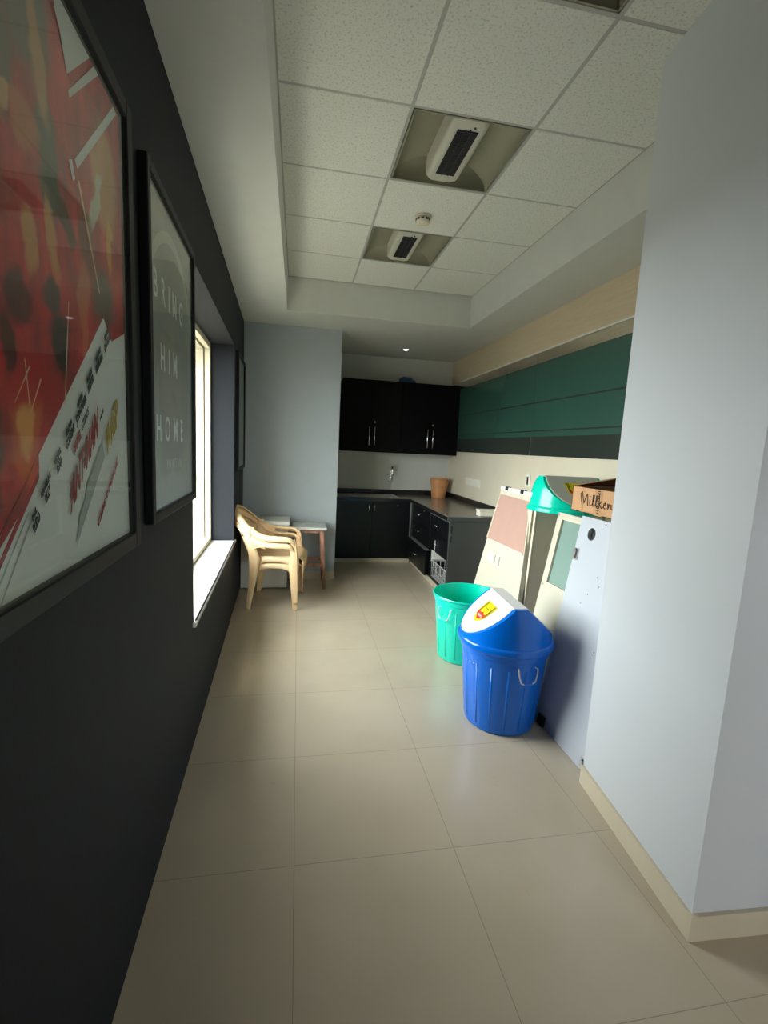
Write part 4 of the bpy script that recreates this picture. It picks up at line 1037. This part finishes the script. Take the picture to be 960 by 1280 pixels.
def tp(sx, sy, z):
    cx, cy = (sx0 + sx1) / 2, (sy0 + sy1) / 2; k = .40 + .12 * (1 - z / st)
    return (cx + sx * k * (sx1 - sx0), cy + sy * k * (sy1 - sy0), z)
for a in (-1, 1):
    for b_ in (-1, 1):
        mb = MB(); rings = []
        for z, h_ in ((st - .031, .021), (.30, .019), (.0005, .016)):
            c0 = tp(a, b_, z); rings.append([(c0[0] + q * h_, c0[1] + w_ * h_, z) for q, w_ in ((-1, -1), (1, -1), (1, 1), (-1, 1))])
        mb.loft(rings); build('leg', mb, wood_stool, t)
for z, hh in ((.590, .05), (.235, .035)):
    for p, q in (((-1, -1), (1, -1)), ((-1, 1), (1, 1)), ((-1, -1), (-1, 1)), ((1, -1), (1, 1))):
        a = Vector(tp(*p, z)); b_ = Vector(tp(*q, z)); d = (b_ - a).normalized(); a += d * .016; b_ -= d * .016; s_v = d.cross(Vector((0, 0, 1))) * .010
        mb = MB(); mb.prism([a - s_v, b_ - s_v, b_ + s_v, a + s_v], (0, 0, hh)); build('apron_rail' if z > .4 else 'stretcher', mb, wood_stool, t)

# ------------------------------------------------------------------ light: overcast sky through the left window and the added rear opening
wd = bpy.data.worlds.new('sky'); SC.world = wd; wd.use_nodes = True
bg = wd.node_tree.nodes['Background']; bg.inputs['Color'].default_value = (.93, .98, 1.0, 1); bg.inputs['Strength'].default_value = 17.0
def portal(loc, rot, sx, sy):
    l = bpy.data.lights.new('sky_portal', 'AREA'); l.shape = 'RECTANGLE'; l.size = sx; l.size_y = sy; l.cycles.is_portal = True
    o = bpy.data.objects.new('sky_portal', l); COL.objects.link(o); o.location = loc; o.rotation_euler = rot; return o
p = lwp(-.62, (WIN0 + WIN1) / 2, (WZ0 + WZ1) / 2)
portal(p, (PI / 2, 0, LA - PI / 2), WIN1 - WIN0 + .1, WZ1 - WZ0 + .1)
portal(((RW0 + RW1) / 2, REAR - .16, (RZ0 + RZ1) / 2), (PI / 2, 0, 0), RW1 - RW0, RZ1 - RZ0)

# ------------------------------------------------------------------ camera
yaw, pitch, roll, fpx = .1861, -.1353, -.0477, 587.15
cy_, sy_, cp_, sp_ = math.cos(yaw), math.sin(yaw), math.cos(pitch), math.sin(pitch)
fw = Vector((sy_ * cp_, cy_ * cp_, sp_)); rt = Vector((cy_, -sy_, 0)); dn = fw.cross(rt)
r2 = rt * math.cos(roll) + dn * math.sin(roll); d2 = dn * math.cos(roll) - rt * math.sin(roll)
cam = bpy.data.cameras.new('camera'); co = bpy.data.objects.new('camera', cam); COL.objects.link(co)
Mx = Matrix((( r2.x, -d2.x, -fw.x, 0), (r2.y, -d2.y, -fw.y, 0), (r2.z, -d2.z, -fw.z, 1.5), (0, 0, 0, 1)))
co.matrix_world = Mx
cam.sensor_fit = 'VERTICAL'; cam.sensor_height = 24.0; cam.lens = 24.0 * fpx / 1280; cam.clip_start = .02; cam.clip_end = 300
SC.camera = co
vs = SC.view_settings; vs.view_transform = 'Standard'; vs.look = 'None'; vs.gamma = 1.0; vs.use_curve_mapping = False; vs.exposure = 0.2
SC.cycles.max_bounces = 10; SC.cycles.diffuse_bounces = 6; SC.cycles.transparent_max_bounces = 12
SC.cycles.use_denoising = True
SC.cycles.sample_clamp_indirect = 6.0
